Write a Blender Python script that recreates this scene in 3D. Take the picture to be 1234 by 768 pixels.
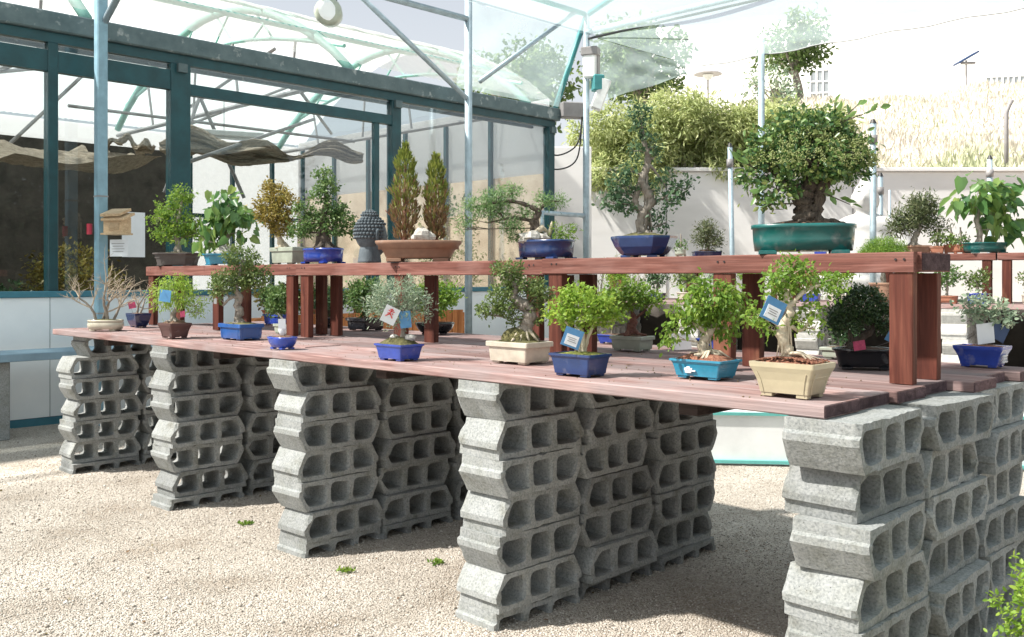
import bpy, bmesh, math, random
import numpy as np
from mathutils import Vector, Matrix

for o in list(bpy.data.objects):
    bpy.data.objects.remove(o)
scene = bpy.context.scene
col = scene.collection
R = math.radians

# ------------------------------------------------------------ camera
EYE = 1.65
cam_d = bpy.data.cameras.new('camera')
cam = bpy.data.objects.new('camera', cam_d); col.objects.link(cam)
cam.location = (0, 0, EYE)
cam.rotation_euler = (R(90), 0, 0)
cam_d.sensor_width = 36.0
cam_d.lens = 36.0 * 1145 / 1234
cam_d.shift_y = -49.0 / 1234
cam_d.clip_start = 0.05
cam_d.clip_end = 800
scene.camera = cam

# ------------------------------------------------------------ sky, sun, exposure
SUN_EL = R(50)
SUN_H = Vector((0.97, 0.25)).normalized()          # horizontal travel of the sunlight
world = bpy.data.worlds.new('World'); scene.world = world
world.use_nodes = True
wn = world.node_tree.nodes; wl = world.node_tree.links
wn.clear()
sky = wn.new('ShaderNodeTexSky'); sky.sky_type = 'NISHITA'; sky.sun_disc = False
sky.sun_elevation = SUN_EL
sky.sun_rotation = math.atan2(-SUN_H.x, -SUN_H.y)
sky.air_density = 1.0; sky.dust_density = 2.0; sky.ozone_density = 1.0
bg = wn.new('ShaderNodeBackground'); bg.inputs['Strength'].default_value = 0.05
wo = wn.new('ShaderNodeOutputWorld')
# thin bright haze, thickest towards the horizon all the way round
wtc = wn.new('ShaderNodeTexCoord'); wsx = wn.new('ShaderNodeSeparateXYZ'); wl.new(wtc.outputs['Generated'], wsx.inputs[0])
wmr = wn.new('ShaderNodeMapRange'); wmr.inputs['From Min'].default_value = 0.0; wmr.inputs['From Max'].default_value = 0.7
wmr.inputs['To Min'].default_value = 0.9; wmr.inputs['To Max'].default_value = 0.2; wl.new(wsx.outputs['Z'], wmr.inputs['Value'])
wmx = wn.new('ShaderNodeMixRGB'); wmx.inputs['Color2'].default_value = (8.2, 8.4, 8.6, 1)
wl.new(wmr.outputs[0], wmx.inputs['Fac']); wl.new(sky.outputs[0], wmx.inputs['Color1'])
wl.new(wmx.outputs[0], bg.inputs[0]); wl.new(bg.outputs[0], wo.inputs[0])
sun_d = bpy.data.lights.new('sun', 'SUN'); sun_d.energy = 5.0; sun_d.angle = R(1.8)
sun_d.color = (1.0, 0.95, 0.87)
sun = bpy.data.objects.new('sun', sun_d); col.objects.link(sun)
sun.location = (-20, -10, 30)
sdir = Vector((SUN_H.x * math.cos(SUN_EL), SUN_H.y * math.cos(SUN_EL), -math.sin(SUN_EL)))
sun.rotation_euler = sdir.to_track_quat('-Z', 'Y').to_euler()
scene.view_settings.view_transform = 'Standard'
scene.view_settings.look = 'None'
scene.view_settings.exposure = 1.25
scene.view_settings.gamma = 1.0
scene.render.engine = 'CYCLES'
scene.cycles.transparent_max_bounces = 24

# ------------------------------------------------------------ materials
def nodes_of(name):
    m = bpy.data.materials.new(name); m.use_nodes = True
    nt = m.node_tree; nt.nodes.clear()
    return m, nt.nodes, nt.links

def ramp(N, stops):
    r = N.new('ShaderNodeValToRGB')
    el = r.color_ramp.elements
    while len(el) < len(stops): el.new(0.5)
    for e, (p, c) in zip(el, stops):
        e.position = p; e.color = (c[0], c[1], c[2], 1)
    return r

def coords(N, L, stretch=(1, 1, 1), use_random=True):
    tc = N.new('ShaderNodeTexCoord')
    mp = N.new('ShaderNodeMapping'); mp.inputs['Scale'].default_value = stretch
    L.new(tc.outputs['Object'], mp.inputs['Vector'])
    if use_random:
        oi = N.new('ShaderNodeObjectInfo')
        cx = N.new('ShaderNodeCombineXYZ')
        mu = N.new('ShaderNodeMath'); mu.operation = 'MULTIPLY'; mu.inputs[1].default_value = 37.0
        L.new(oi.outputs['Random'], mu.inputs[0])
        for i in range(3): L.new(mu.outputs[0], cx.inputs[i])
        L.new(cx.outputs[0], mp.inputs['Location'])
    return mp

def surf(name, stops, scale=8.0, rough=0.7, bump=0.2, bscale=60.0, stretch=(1, 1, 1), metal=0.0, spec=0.5,
         detail=6.0, objvar=0.15, blotch=None, bdist=0.01, coat=0.0):
    """procedural surface: noise-driven colour, per-object brightness, fine bump"""
    m, N, L = nodes_of(name)
    out = N.new('ShaderNodeOutputMaterial'); b = N.new('ShaderNodeBsdfPrincipled')
    L.new(b.outputs[0], out.inputs[0])
    mp = coords(N, L, stretch)
    n1 = N.new('ShaderNodeTexNoise'); n1.inputs['Scale'].default_value = scale
    n1.inputs['Detail'].default_value = detail; n1.inputs['Roughness'].default_value = 0.62
    L.new(mp.outputs[0], n1.inputs['Vector'])
    r = ramp(N, stops); L.new(n1.outputs['Fac'], r.inputs[0])
    last = r.outputs[0]
    if blotch:
        c, sc, lo, hi = blotch
        n3 = N.new('ShaderNodeTexNoise'); n3.inputs['Scale'].default_value = sc; n3.inputs['Detail'].default_value = 5
        L.new(mp.outputs[0], n3.inputs['Vector'])
        r3 = ramp(N, [(lo, (0, 0, 0)), (hi, (1, 1, 1))]); L.new(n3.outputs['Fac'], r3.inputs[0])
        mx = N.new('ShaderNodeMixRGB'); mx.inputs['Color2'].default_value = (*c, 1)
        L.new(r3.outputs[0], mx.inputs['Fac']); L.new(last, mx.inputs['Color1']); last = mx.outputs[0]
    if objvar:
        oi = N.new('ShaderNodeObjectInfo')
        mr = N.new('ShaderNodeMapRange'); mr.inputs['To Min'].default_value = 1 - objvar; mr.inputs['To Max'].default_value = 1 + objvar
        L.new(oi.outputs['Random'], mr.inputs['Value'])
        hs = N.new('ShaderNodeHueSaturation'); L.new(mr.outputs[0], hs.inputs['Value']); L.new(last, hs.inputs['Color']); last = hs.outputs[0]
    L.new(last, b.inputs['Base Color'])
    b.inputs['Roughness'].default_value = rough; b.inputs['Metallic'].default_value = metal
    b.inputs['Specular IOR Level'].default_value = spec
    b.inputs['Coat Weight'].default_value = coat
    if bump:
        n2 = N.new('ShaderNodeTexNoise'); n2.inputs['Scale'].default_value = bscale; n2.inputs['Detail'].default_value = 5
        L.new(mp.outputs[0], n2.inputs['Vector'])
        bp = N.new('ShaderNodeBump'); bp.inputs['Strength'].default_value = bump; bp.inputs['Distance'].default_value = bdist
        L.new(n2.outputs['Fac'], bp.inputs['Height']); L.new(bp.outputs[0], b.inputs['Normal'])
    return m

def sc(c, k): return tuple(min(1, x * k) for x in c)

def plain(name, c, rough=0.5, scale=6, var=0.14, bump=0.08, bscale=30, metal=0.0, spec=0.5, coat=0.0, objvar=0.05, blotch=None):
    return surf(name, [(0.3, sc(c, 1 - var)), (0.7, sc(c, 1 + var))], scale, rough, bump, bscale, metal=metal, spec=spec,
                coat=coat, objvar=objvar, blotch=blotch)

def leafmat(name, cols, trans=0.32, rough=0.45, spec=0.35):
    m, N, L = nodes_of(name)
    out = N.new('ShaderNodeOutputMaterial'); b = N.new('ShaderNodeBsdfPrincipled')
    at = N.new('ShaderNodeAttribute'); at.attribute_name = 'rnd'
    n = len(cols)
    r = ramp(N, [(i / max(1, n - 1), c) for i, c in enumerate(cols)])
    L.new(at.outputs['Fac'], r.inputs[0])
    L.new(r.outputs[0], b.inputs['Base Color'])
    b.inputs['Roughness'].default_value = rough; b.inputs['Specular IOR Level'].default_value = spec
    tr = N.new('ShaderNodeBsdfTranslucent')
    hs = N.new('ShaderNodeHueSaturation'); hs.inputs['Value'].default_value = 1.5; hs.inputs['Hue'].default_value = 0.485
    L.new(r.outputs[0], hs.inputs['Color']); L.new(hs.outputs[0], tr.inputs['Color'])
    mx = N.new('ShaderNodeMixShader'); mx.inputs[0].default_value = trans
    L.new(b.outputs[0], mx.inputs[1]); L.new(tr.outputs[0], mx.inputs[2]); L.new(mx.outputs[0], out.inputs[0])
    return m

def woodmat(name, stops, rough=0.75, objvar=0.18, stain=None):
    """grain runs along the object's local x"""
    m, N, L = nodes_of(name)
    out = N.new('ShaderNodeOutputMaterial'); b = N.new('ShaderNodeBsdfPrincipled'); L.new(b.outputs[0], out.inputs[0])
    mp = coords(N, L, (0.9, 9, 14))
    n1 = N.new('ShaderNodeTexNoise'); n1.inputs['Scale'].default_value = 2.2; n1.inputs['Detail'].default_value = 8; n1.inputs['Distortion'].default_value = 0.9
    L.new(mp.outputs[0], n1.inputs['Vector'])
    r = ramp(N, stops); L.new(n1.outputs['Fac'], r.inputs[0]); last = r.outputs[0]
    mp2 = coords(N, L, (3, 60, 90))
    n2 = N.new('ShaderNodeTexNoise'); n2.inputs['Scale'].default_value = 1.5; n2.inputs['Detail'].default_value = 4
    L.new(mp2.outputs[0], n2.inputs['Vector'])
    mr0 = N.new('ShaderNodeMapRange'); mr0.inputs['From Min'].default_value = 0.25; mr0.inputs['From Max'].default_value = 0.75
    mr0.inputs['To Min'].default_value = 0.72; mr0.inputs['To Max'].default_value = 1.22
    L.new(n2.outputs['Fac'], mr0.inputs['Value'])
    mp3 = coords(N, L, (1, 1.5, 1.5))
    n3 = N.new('ShaderNodeTexNoise'); n3.inputs['Scale'].default_value = 2.6; n3.inputs['Detail'].default_value = 6
    L.new(mp3.outputs[0], n3.inputs['Vector'])
    if stain:
        c, lo, hi = stain
        r3 = ramp(N, [(lo, (0, 0, 0)), (hi, (1, 1, 1))]); L.new(n3.outputs['Fac'], r3.inputs[0])
        mx = N.new('ShaderNodeMixRGB'); mx.inputs['Color2'].default_value = (*c, 1)
        L.new(r3.outputs[0], mx.inputs['Fac']); L.new(last, mx.inputs['Color1']); last = mx.outputs[0]
    oi = N.new('ShaderNodeObjectInfo')
    mr = N.new('ShaderNodeMapRange'); mr.inputs['To Min'].default_value = 1 - objvar; mr.inputs['To Max'].default_value = 1 + objvar
    L.new(oi.outputs['Random'], mr.inputs['Value'])
    mm = N.new('ShaderNodeMath'); mm.operation = 'MULTIPLY'; L.new(mr.outputs[0], mm.inputs[0]); L.new(mr0.outputs[0], mm.inputs[1])
    hs = N.new('ShaderNodeHueSaturation'); L.new(mm.outputs[0], hs.inputs['Value']); L.new(last, hs.inputs['Color'])
    L.new(hs.outputs[0], b.inputs['Base Color'])
    b.inputs['Roughness'].default_value = rough; b.inputs['Specular IOR Level'].default_value = 0.25
    bp = N.new('ShaderNodeBump'); bp.inputs['Strength'].default_value = 0.35; bp.inputs['Distance'].default_value = 0.004
    L.new(n2.outputs['Fac'], bp.inputs['Height']); L.new(bp.outputs[0], b.inputs['Normal'])
    return m

M = {}
M['plank'] = woodmat('plank_faded_red', [(0.25, (0.145, 0.08, 0.073)), (0.5, (0.27, 0.17, 0.158)), (0.72, (0.38, 0.27, 0.255))], 0.9, 0.24, ((0.27, 0.21, 0.207), 0.40, 0.62))
M['rail'] = woodmat('rail_red_wood', [(0.25, (0.09, 0.032, 0.025)), (0.5, (0.18, 0.072, 0.056)), (0.75, (0.27, 0.13, 0.107))], 0.75, 0.14, ((0.27, 0.145, 0.125), 0.5, 0.75))
M['legwood'] = woodmat('leg_red_wood', [(0.25, (0.05, 0.015, 0.011)), (0.5, (0.105, 0.031, 0.021)), (0.75, (0.17, 0.06, 0.04))], 0.6, 0.18, ((0.26, 0.12, 0.07), 0.6, 0.78))
M['endwood'] = woodmat('weathered_end', [(0.3, (0.055, 0.032, 0.036)), (0.7, (0.14, 0.09, 0.098))], 0.9, 0.3)
M['batten'] = woodmat('dark_batten', [(0.3, (0.03, 0.022, 0.02)), (0.7, (0.07, 0.05, 0.045))], 0.85)
def concretemat(name, lo, mid, hi):
    m, N, L = nodes_of(name)
    out = N.new('ShaderNodeOutputMaterial'); b = N.new('ShaderNodeBsdfPrincipled'); L.new(b.outputs[0], out.inputs[0])
    mp = coords(N, L)
    def noise(s, d=4):
        n = N.new('ShaderNodeTexNoise'); n.inputs['Scale'].default_value = s; n.inputs['Detail'].default_value = d; n.inputs['Roughness'].default_value = .65
        L.new(mp.outputs[0], n.inputs['Vector']); return n
    n1 = noise(95, 3); n2 = noise(9, 6)
    r1 = ramp(N, [(.30, lo), (.45, mid), (.68, hi)]); L.new(n1.outputs['Fac'], r1.inputs[0])
    r2 = ramp(N, [(.28, (.62, .60, .54)), (.42, (.88, .88, .85)), (.58, (1, 1, 1)), (.75, (1.14, 1.13, 1.10))]); L.new(n2.outputs['Fac'], r2.inputs[0])
    mu = N.new('ShaderNodeMixRGB'); mu.blend_type = 'MULTIPLY'; mu.inputs['Fac'].default_value = 1
    L.new(r1.outputs[0], mu.inputs['Color1']); L.new(r2.outputs[0], mu.inputs['Color2'])
    # dark air pits in the cast surface
    v = N.new('ShaderNodeTexVoronoi'); v.inputs['Scale'].default_value = 60; L.new(mp.outputs[0], v.inputs['Vector'])
    rp = ramp(N, [(.05, (0, 0, 0)), (.14, (1, 1, 1))]); L.new(v.outputs['Distance'], rp.inputs[0])
    n3 = noise(22, 2); r3 = ramp(N, [(.50, (1, 1, 1)), (.58, (0, 0, 0))]); L.new(n3.outputs['Fac'], r3.inputs[0])
    mx = N.new('ShaderNodeMath'); mx.operation = 'MAXIMUM'; L.new(rp.outputs[0], mx.inputs[0]); L.new(r3.outputs[0], mx.inputs[1])
    oi = N.new('ShaderNodeObjectInfo'); mr = N.new('ShaderNodeMapRange'); mr.inputs['To Min'].default_value = .78; mr.inputs['To Max'].default_value = 1.16
    L.new(oi.outputs['Random'], mr.inputs['Value'])
    pv = N.new('ShaderNodeMapRange'); pv.inputs['To Min'].default_value = .62; L.new(mx.outputs[0], pv.inputs['Value'])
    vv = N.new('ShaderNodeMath'); vv.operation = 'MULTIPLY'; L.new(mr.outputs[0], vv.inputs[0]); L.new(pv.outputs[0], vv.inputs[1])
    hs = N.new('ShaderNodeHueSaturation'); L.new(vv.outputs[0], hs.inputs['Value']); L.new(mu.outputs[0], hs.inputs['Color']); L.new(hs.outputs[0], b.inputs['Base Color'])
    b.inputs['Roughness'].default_value = .95; b.inputs['Specular IOR Level'].default_value = .15
    ad = N.new('ShaderNodeMath'); ad.operation = 'MULTIPLY_ADD'; ad.inputs[1].default_value = .6; L.new(n1.outputs['Fac'], ad.inputs[0]); L.new(mx.outputs[0], ad.inputs[2])
    bp = N.new('ShaderNodeBump'); bp.inputs['Strength'].default_value = .9; bp.inputs['Distance'].default_value = .004
    L.new(ad.outputs[0], bp.inputs['Height']); L.new(bp.outputs[0], b.inputs['Normal'])
    return m
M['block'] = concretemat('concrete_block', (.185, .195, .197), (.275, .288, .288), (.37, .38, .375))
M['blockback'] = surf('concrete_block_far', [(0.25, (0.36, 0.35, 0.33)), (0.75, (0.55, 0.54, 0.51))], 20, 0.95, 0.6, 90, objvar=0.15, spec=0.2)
M['galv'] = plain('galvanised_steel', (0.36, 0.45, 0.50), 0.5, 9, 0.18, 0.03, metal=0.35, objvar=0.06)
M['bluepost'] = plain('blue_painted_post', (0.20, 0.34, 0.42), 0.5, 9, 0.15, 0.03, objvar=0.04)
M['greensteel'] = plain('dark_green_steel', (0.008, 0.055, 0.066), 0.4, 5, 0.25, 0.02, objvar=0.05)
M['mint'] = plain('pale_green_steel', (0.22, 0.46, 0.40), 0.5, 5, 0.12, 0.02)
M['tealsteel'] = plain('teal_steel', (0.05, 0.25, 0.26), 0.45, 5, 0.12, 0.02)
M['gutter'] = surf('zinc_gutter', [(0.3, (0.075, 0.115, 0.125)), (0.7, (0.13, 0.18, 0.19))], 5, 0.55, 0.05, 20, metal=0.3, blotch=((0.32, 0.36, 0.36), 9, 0.6, 0.72))
M['whitepanel'] = surf('white_panel', [(0.3, (0.80, 0.84, 0.86)), (0.7, (0.88, 0.91, 0.92))], 2.2, 0.5, 0.02, 20, objvar=0.03)
M['sill'] = plain('teal_sill', (0.04, 0.17, 0.23), 0.5)
M['benchboard'] = plain('blue_grey_board', (0.17, 0.26, 0.33), 0.6)
M['beigewall'] = surf('beige_plaster', [(0.3, (0.50, 0.38, 0.28)), (0.7, (0.66, 0.53, 0.41))], 3, 0.9, 0.1, 20, objvar=0.03, blotch=((0.42, 0.30, 0.21), 2.2, 0.52, 0.75))
M['darkwall'] = surf('deep_shade_tone', [(0.3, (0.030, 0.026, 0.022)), (0.7, (0.075, 0.065, 0.055))], 3, 0.9, 0.1, 20)  # near-black base colour stands in for deep shade
M['cloth'] = surf('beige_shade_cloth', [(0.3, (0.34, 0.27, 0.20)), (0.5, (0.52, 0.43, 0.33)), (0.7, (0.66, 0.56, 0.45))], 6, 0.95, 0.9, 14, stretch=(1, 5, 7), bdist=0.08)
M['concretewall'] = surf('white_concrete_wall', [(0.3, (0.66, 0.655, 0.65)), (0.7, (0.79, 0.785, 0.78))], 0.8, 0.9, 0.1, 8, stretch=(0.4, 1, 1.4), objvar=0.02, blotch=((0.56, 0.55, 0.53), 0.5, 0.55, 0.8))
M['whitebuild'] = surf('white_render', [(0.3, (0.80, 0.80, 0.79)), (0.7, (0.86, 0.86, 0.85))], 0.3, 0.8, 0, objvar=0)
M['bwin'] = plain('grey_window', (0.28, 0.31, 0.33), 0.2, 0.5)
M['bframe'] = plain('white_frame', (0.75, 0.75, 0.75), 0.5)
M['drygrass'] = leafmat('dry_grass_blades', [(0.58, 0.54, 0.47), (0.63, 0.595, 0.53), (0.57, 0.55, 0.45), (0.44, 0.48, 0.32)], 0.25, 0.8, 0.1)
M['hill'] = surf('dry_hillside', [(0.3, (0.54, 0.50, 0.43)), (0.55, (0.61, 0.575, 0.50)), (0.75, (0.47, 0.46, 0.35))], 0.25, 0.95, 0.6, 3, objvar=0, bdist=0.1)
M['white_stone'] = surf('white_statue_stone', [(0.3, (0.62, 0.61, 0.60)), (0.7, (0.78, 0.77, 0.76))], 6, 0.85, 0.15, 40)
M['grey_stone'] = surf('grey_blue_stone', [(0.3, (0.055, 0.072, 0.085)), (0.7, (0.115, 0.14, 0.16))], 12, 0.85, 0.4, 60)
M['rock'] = surf('pale_rock', [(0.3, (0.35, 0.33, 0.30)), (0.7, (0.62, 0.60, 0.56))], 30, 0.9, 0.6, 80)
M['soil'] = surf('brown_soil', [(0.3, (0.07, 0.042, 0.028)), (0.7, (0.22, 0.13, 0.085))], 60, 0.95, 1.0, 120, bdist=0.01)
M['redsoil'] = surf('red_bark_soil', [(0.3, (0.13, 0.05, 0.033)), (0.55, (0.28, 0.12, 0.075)), (0.75, (0.40, 0.24, 0.15))], 70, 0.95, 1.0, 120, bdist=0.01)
M['moss'] = surf('yellow_green_moss', [(0.3, (0.10, 0.13, 0.02)), (0.7, (0.30, 0.31, 0.06))], 50, 0.95, 1.0, 150, bdist=0.012)
M['oldmoss'] = surf('brown_moss', [(0.3, (0.07, 0.07, 0.025)), (0.7, (0.22, 0.20, 0.08))], 50, 0.95, 1.0, 150, bdist=0.012)
M['bark_grey'] = surf('grey_bark', [(0.3, (0.17, 0.145, 0.12)), (0.7, (0.40, 0.36, 0.31))], 45, 0.9, 0.8, 90, stretch=(1, 1, 0.35), bdist=0.012)
M['bark_pale'] = surf('pale_bark', [(0.3, (0.38, 0.32, 0.23)), (0.7, (0.62, 0.55, 0.43))], 40, 0.85, 0.6, 80, stretch=(1, 1, 0.4), bdist=0.008)
M['bark_dark'] = surf('dark_bark', [(0.3, (0.045, 0.035, 0.028)), (0.7, (0.15, 0.12, 0.095))], 45, 0.95, 1.0, 90, stretch=(1, 1, 0.35), bdist=0.015)
M['bark_red'] = surf('red_bark', [(0.3, (0.09, 0.035, 0.028)), (0.7, (0.25, 0.12, 0.09))], 45, 0.9, 0.8, 90, bdist=0.01)
M['twig'] = surf('pale_twigs', [(0.3, (0.28, 0.23, 0.17)), (0.7, (0.48, 0.41, 0.32))], 30, 0.9, 0.2, 60)
def glaze(name, c, rough=0.25, coat=0.4, var=0.22):
    pale = tuple(x * .55 + .16 for x in c)              # lime bloom and dried splashes in patches
    return surf(name, [(0.3, sc(c, 1 - var)), (0.7, sc(c, 1 + var))], 9, rough, 0.08, 30, coat=coat, objvar=0.1, blotch=(pale, 14, 0.60, 0.80))
M['p_cream'] = glaze('cream_glaze', (0.46, 0.43, 0.34), 0.35)
M['p_white'] = glaze('ivory_glaze', (0.50, 0.455, 0.375), 0.4)
M['p_yellow'] = glaze('pale_yellow_glaze', (0.41, 0.36, 0.245), 0.35, var=0.1)
M['p_blue'] = glaze('blue_glaze', (0.022, 0.055, 0.33))
M['p_navy'] = glaze('navy_glaze', (0.012, 0.022, 0.085))
M['p_midnight'] = glaze('midnight_blue_glaze', (0.014, 0.04, 0.14))
M['p_steel'] = glaze('steel_blue_glaze', (0.02, 0.085, 0.28), 0.3)
M['p_teal'] = glaze('teal_glaze', (0.006, 0.105, 0.10), 0.3)
M['p_aqua'] = glaze('aqua_blue_glaze', (0.025, 0.23, 0.36))
M['p_brown'] = glaze('brown_clay', (0.085, 0.042, 0.038), 0.6, 0.05)
M['p_dark'] = glaze('dark_grey_clay', (0.085, 0.075, 0.07), 0.65, 0.0)
M['p_clay'] = glaze('brown_unglazed_clay', (0.26, 0.15, 0.10), 0.75, 0.0)
M['p_grey'] = glaze('grey_green_glaze', (0.36, 0.40, 0.33), 0.4)
M['p_black'] = glaze('black_glaze', (0.008, 0.010, 0.014), 0.25)
M['p_terra'] = glaze('terracotta', (0.36, 0.155, 0.095), 0.8, 0.0)
M['tag_blue'] = plain('tag_blue_card', (0.07, 0.22, 0.42), 0.4)
M['tag_dark'] = plain('tag_dark_card', (0.03, 0.06, 0.14), 0.4)
M['tag_white'] = plain('tag_white_card', (0.72, 0.75, 0.78), 0.4, var=0.04)
M['tag_pink'] = plain('tag_pink_card', (0.42, 0.05, 0.13), 0.4, scale=40, var=.5)
M['tag_red'] = plain('tag_red_ink', (0.60, 0.03, 0.03), 0.4)
M['orangewood'] = woodmat('orange_brown_wood', [(0.3, (0.28, 0.095, 0.03)), (0.7, (0.46, 0.19, 0.07))], 0.6)
M['yellowwood'] = woodmat('light_pine', [(0.3, (0.42, 0.29, 0.17)), (0.7, (0.60, 0.46, 0.30))], 0.7)
M['boxgrey'] = plain('grey_box', (0.25, 0.24, 0.24), 0.5)
M['boxwhite'] = plain('white_box', (0.72, 0.74, 0.73), 0.4)
M['cable'] = plain('black_cable', (0.02, 0.02, 0.022), 0.5)
M['slab'] = surf('white_slab', [(0.3, (0.70, 0.71, 0.71)), (0.7, (0.82, 0.83, 0.83))], 4, 0.6, 0.03, 20, objvar=0.02)
M['tealtrim'] = plain('turquoise_trim', (0.13, 0.45, 0.42), 0.4)
M['reddark'] = plain('red_plastic', (0.45, 0.03, 0.06), 0.4)
LF = {}
LF['maple'] = leafmat('leaf_fresh_green', [(0.08, 0.17, 0.025), (0.15, 0.27, 0.04), (0.27, 0.38, 0.07)], 0.4)
LF['lime'] = leafmat('leaf_lime', [(0.13, 0.24, 0.03), (0.22, 0.36, 0.05), (0.36, 0.46, 0.09)], 0.45)
LF['mid'] = leafmat('leaf_mid_green', [(0.04, 0.10, 0.03), (0.10, 0.185, 0.055), (0.20, 0.29, 0.10)], 0.35)
LF['elm'] = leafmat('leaf_elm_olive', [(0.055, 0.10, 0.03), (0.125, 0.19, 0.055), (0.24, 0.30, 0.11)], 0.33)
LF['dark'] = leafmat('leaf_dark_green', [(0.018, 0.052, 0.02), (0.042, 0.095, 0.032), (0.10, 0.165, 0.06)], 0.2, 0.35, 0.5)
LF['black'] = leafmat('leaf_black_green', [(0.006, 0.010, 0.006), (0.012, 0.018, 0.010), (0.02, 0.026, 0.014)], 0.1, 0.7, 0.1)
LF['dark2'] = leafmat('leaf_blue_green', [(0.025, 0.065, 0.035), (0.06, 0.125, 0.06), (0.13, 0.21, 0.10)], 0.3)
LF['big'] = leafmat('leaf_glossy_green', [(0.05, 0.14, 0.05), (0.11, 0.23, 0.07), (0.26, 0.36, 0.10)], 0.35, 0.3, 0.5)
LF['holly'] = leafmat('leaf_pyracantha', [(0.022, 0.068, 0.024), (0.055, 0.13, 0.038), (0.14, 0.23, 0.06), (0.30, 0.34, 0.11)], 0.25, 0.35, 0.5)
LF['silver'] = leafmat('leaf_silver_green', [(0.13, 0.20, 0.13), (0.24, 0.32, 0.22), (0.42, 0.46, 0.33)], 0.25)
LF['yellow'] = leafmat('leaf_yellow_brown', [(0.10, 0.075, 0.015), (0.22, 0.17, 0.035), (0.33, 0.28, 0.07), (0.14, 0.16, 0.04)], 0.35)
LF['juniper'] = leafmat('leaf_juniper', [(0.06, 0.14, 0.05), (0.14, 0.26, 0.09), (0.26, 0.36, 0.16)], 0.3)
LF['pine'] = leafmat('leaf_pine', [(0.05, 0.075, 0.03), (0.11, 0.14, 0.06), (0.20, 0.21, 0.11)], 0.2)
LF['cypress'] = leafmat('leaf_cypress', [(0.10, 0.15, 0.03), (0.20, 0.25, 0.05), (0.27, 0.29, 0.08)], 0.3)
LF['rust'] = leafmat('leaf_rusty_brown', [(0.15, 0.085, 0.045), (0.25, 0.155, 0.08), (0.19, 0.20, 0.07)], 0.25)
LF['hedge'] = leafmat('leaf_hedge', [(0.19, 0.25, 0.09), (0.31, 0.37, 0.15), (0.46, 0.50, 0.26)], 0.4)
LF['tree'] = leafmat('leaf_tree', [(0.05, 0.10, 0.03), (0.10, 0.16, 0.05), (0.17, 0.24, 0.08)], 0.35)
LF['reddish'] = leafmat('leaf_reddish', [(0.25, 0.12, 0.04), (0.30, 0.22, 0.06), (0.16, 0.26, 0.06)], 0.4)

def glassmat():
    m, N, L = nodes_of('window_glass')
    out = N.new('ShaderNodeOutputMaterial')
    t = N.new('ShaderNodeBsdfTransparent'); t.inputs[0].default_value = (0.80, 0.84, 0.84, 1)
    g = N.new('ShaderNodeBsdfGlossy'); g.inputs['Roughness'].default_value = 0.015; g.inputs[0].default_value = (0.95, 0.97, 1, 1)
    ge = N.new('ShaderNodeNewGeometry'); dp = N.new('ShaderNodeVectorMath'); dp.operation = 'DOT_PRODUCT'
    L.new(ge.outputs['Incoming'], dp.inputs[0]); L.new(ge.outputs['Normal'], dp.inputs[1])
    ab = N.new('ShaderNodeMath'); ab.operation = 'ABSOLUTE'; L.new(dp.outputs['Value'], ab.inputs[0])
    om = N.new('ShaderNodeMath'); om.operation = 'SUBTRACT'; om.inputs[0].default_value = 1.0; L.new(ab.outputs[0], om.inputs[1])
    pw = N.new('ShaderNodeMath'); pw.operation = 'POWER'; pw.inputs[1].default_value = 4.0; L.new(om.outputs[0], pw.inputs[0])
    fr = N.new('ShaderNodeMath'); fr.operation = 'MULTIPLY_ADD'; fr.inputs[1].default_value = 0.8; fr.inputs[2].default_value = 0.07; L.new(pw.outputs[0], fr.inputs[0])
    n = N.new('ShaderNodeTexNoise'); n.inputs['Scale'].default_value = 1.2
    tc = N.new('ShaderNodeTexCoord'); L.new(tc.outputs['Object'], n.inputs['Vector'])
    bp = N.new('ShaderNodeBump'); bp.inputs['Strength'].default_value = 0.04; bp.inputs['Distance'].default_value = 0.05
    L.new(n.outputs['Fac'], bp.inputs['Height']); L.new(bp.outputs[0], g.inputs['Normal'])
    mx = N.new('ShaderNodeMixShader'); L.new(fr.outputs[0], mx.inputs[0]); L.new(t.outputs[0], mx.inputs[1]); L.new(g.outputs[0], mx.inputs[2])
    L.new(mx.outputs[0], out.inputs[0])
    return m
M['glass'] = glassmat()

def sheetmat(name, c, clear, transl, holes=None):
    """clear share lets light straight through, transl share glows from behind, rest is matt"""
    m, N, L = nodes_of(name)
    out = N.new('ShaderNodeOutputMaterial')
    t = N.new('ShaderNodeBsdfTransparent')
    d = N.new('ShaderNodeBsdfDiffuse'); d.inputs[0].default_value = (*c, 1)
    tr = N.new('ShaderNodeBsdfTranslucent'); tr.inputs[0].default_value = (*c, 1)
    m1 = N.new('ShaderNodeMixShader'); m1.inputs[0].default_value = transl
    L.new(d.outputs[0], m1.inputs[1]); L.new(tr.outputs[0], m1.inputs[2])
    m2 = N.new('ShaderNodeMixShader'); L.new(m1.outputs[0], m2.inputs[1]); L.new(t.outputs[0], m2.inputs[2])
    m2.inputs[0].default_value = clear
    mp = coords(N, L, (1, 1, 1), False)
    n = N.new('ShaderNodeTexNoise'); n.inputs['Scale'].default_value = 1.1; n.inputs['Detail'].default_value = 6
    L.new(mp.outputs[0], n.inputs['Vector'])
    mr = N.new('ShaderNodeMapRange'); mr.inputs['From Min'].default_value = 0.3; mr.inputs['From Max'].default_value = 0.7
    mr.inputs['To Min'].default_value = clear - 0.07; mr.inputs['To Max'].default_value = clear + 0.07
    L.new(n.outputs['Fac'], mr.inputs['Value']); L.new(mr.outputs[0], m2.inputs[0])
    L.new(m2.outputs[0], out.inputs[0])
    return m
M['net'] = sheetmat('shade_net', (0.70, 0.86, 0.87), 0.66, 0.55)
M['poly'] = sheetmat('translucent_sheet', (0.90, 0.93, 0.92), 0.45, 0.8)
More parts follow.
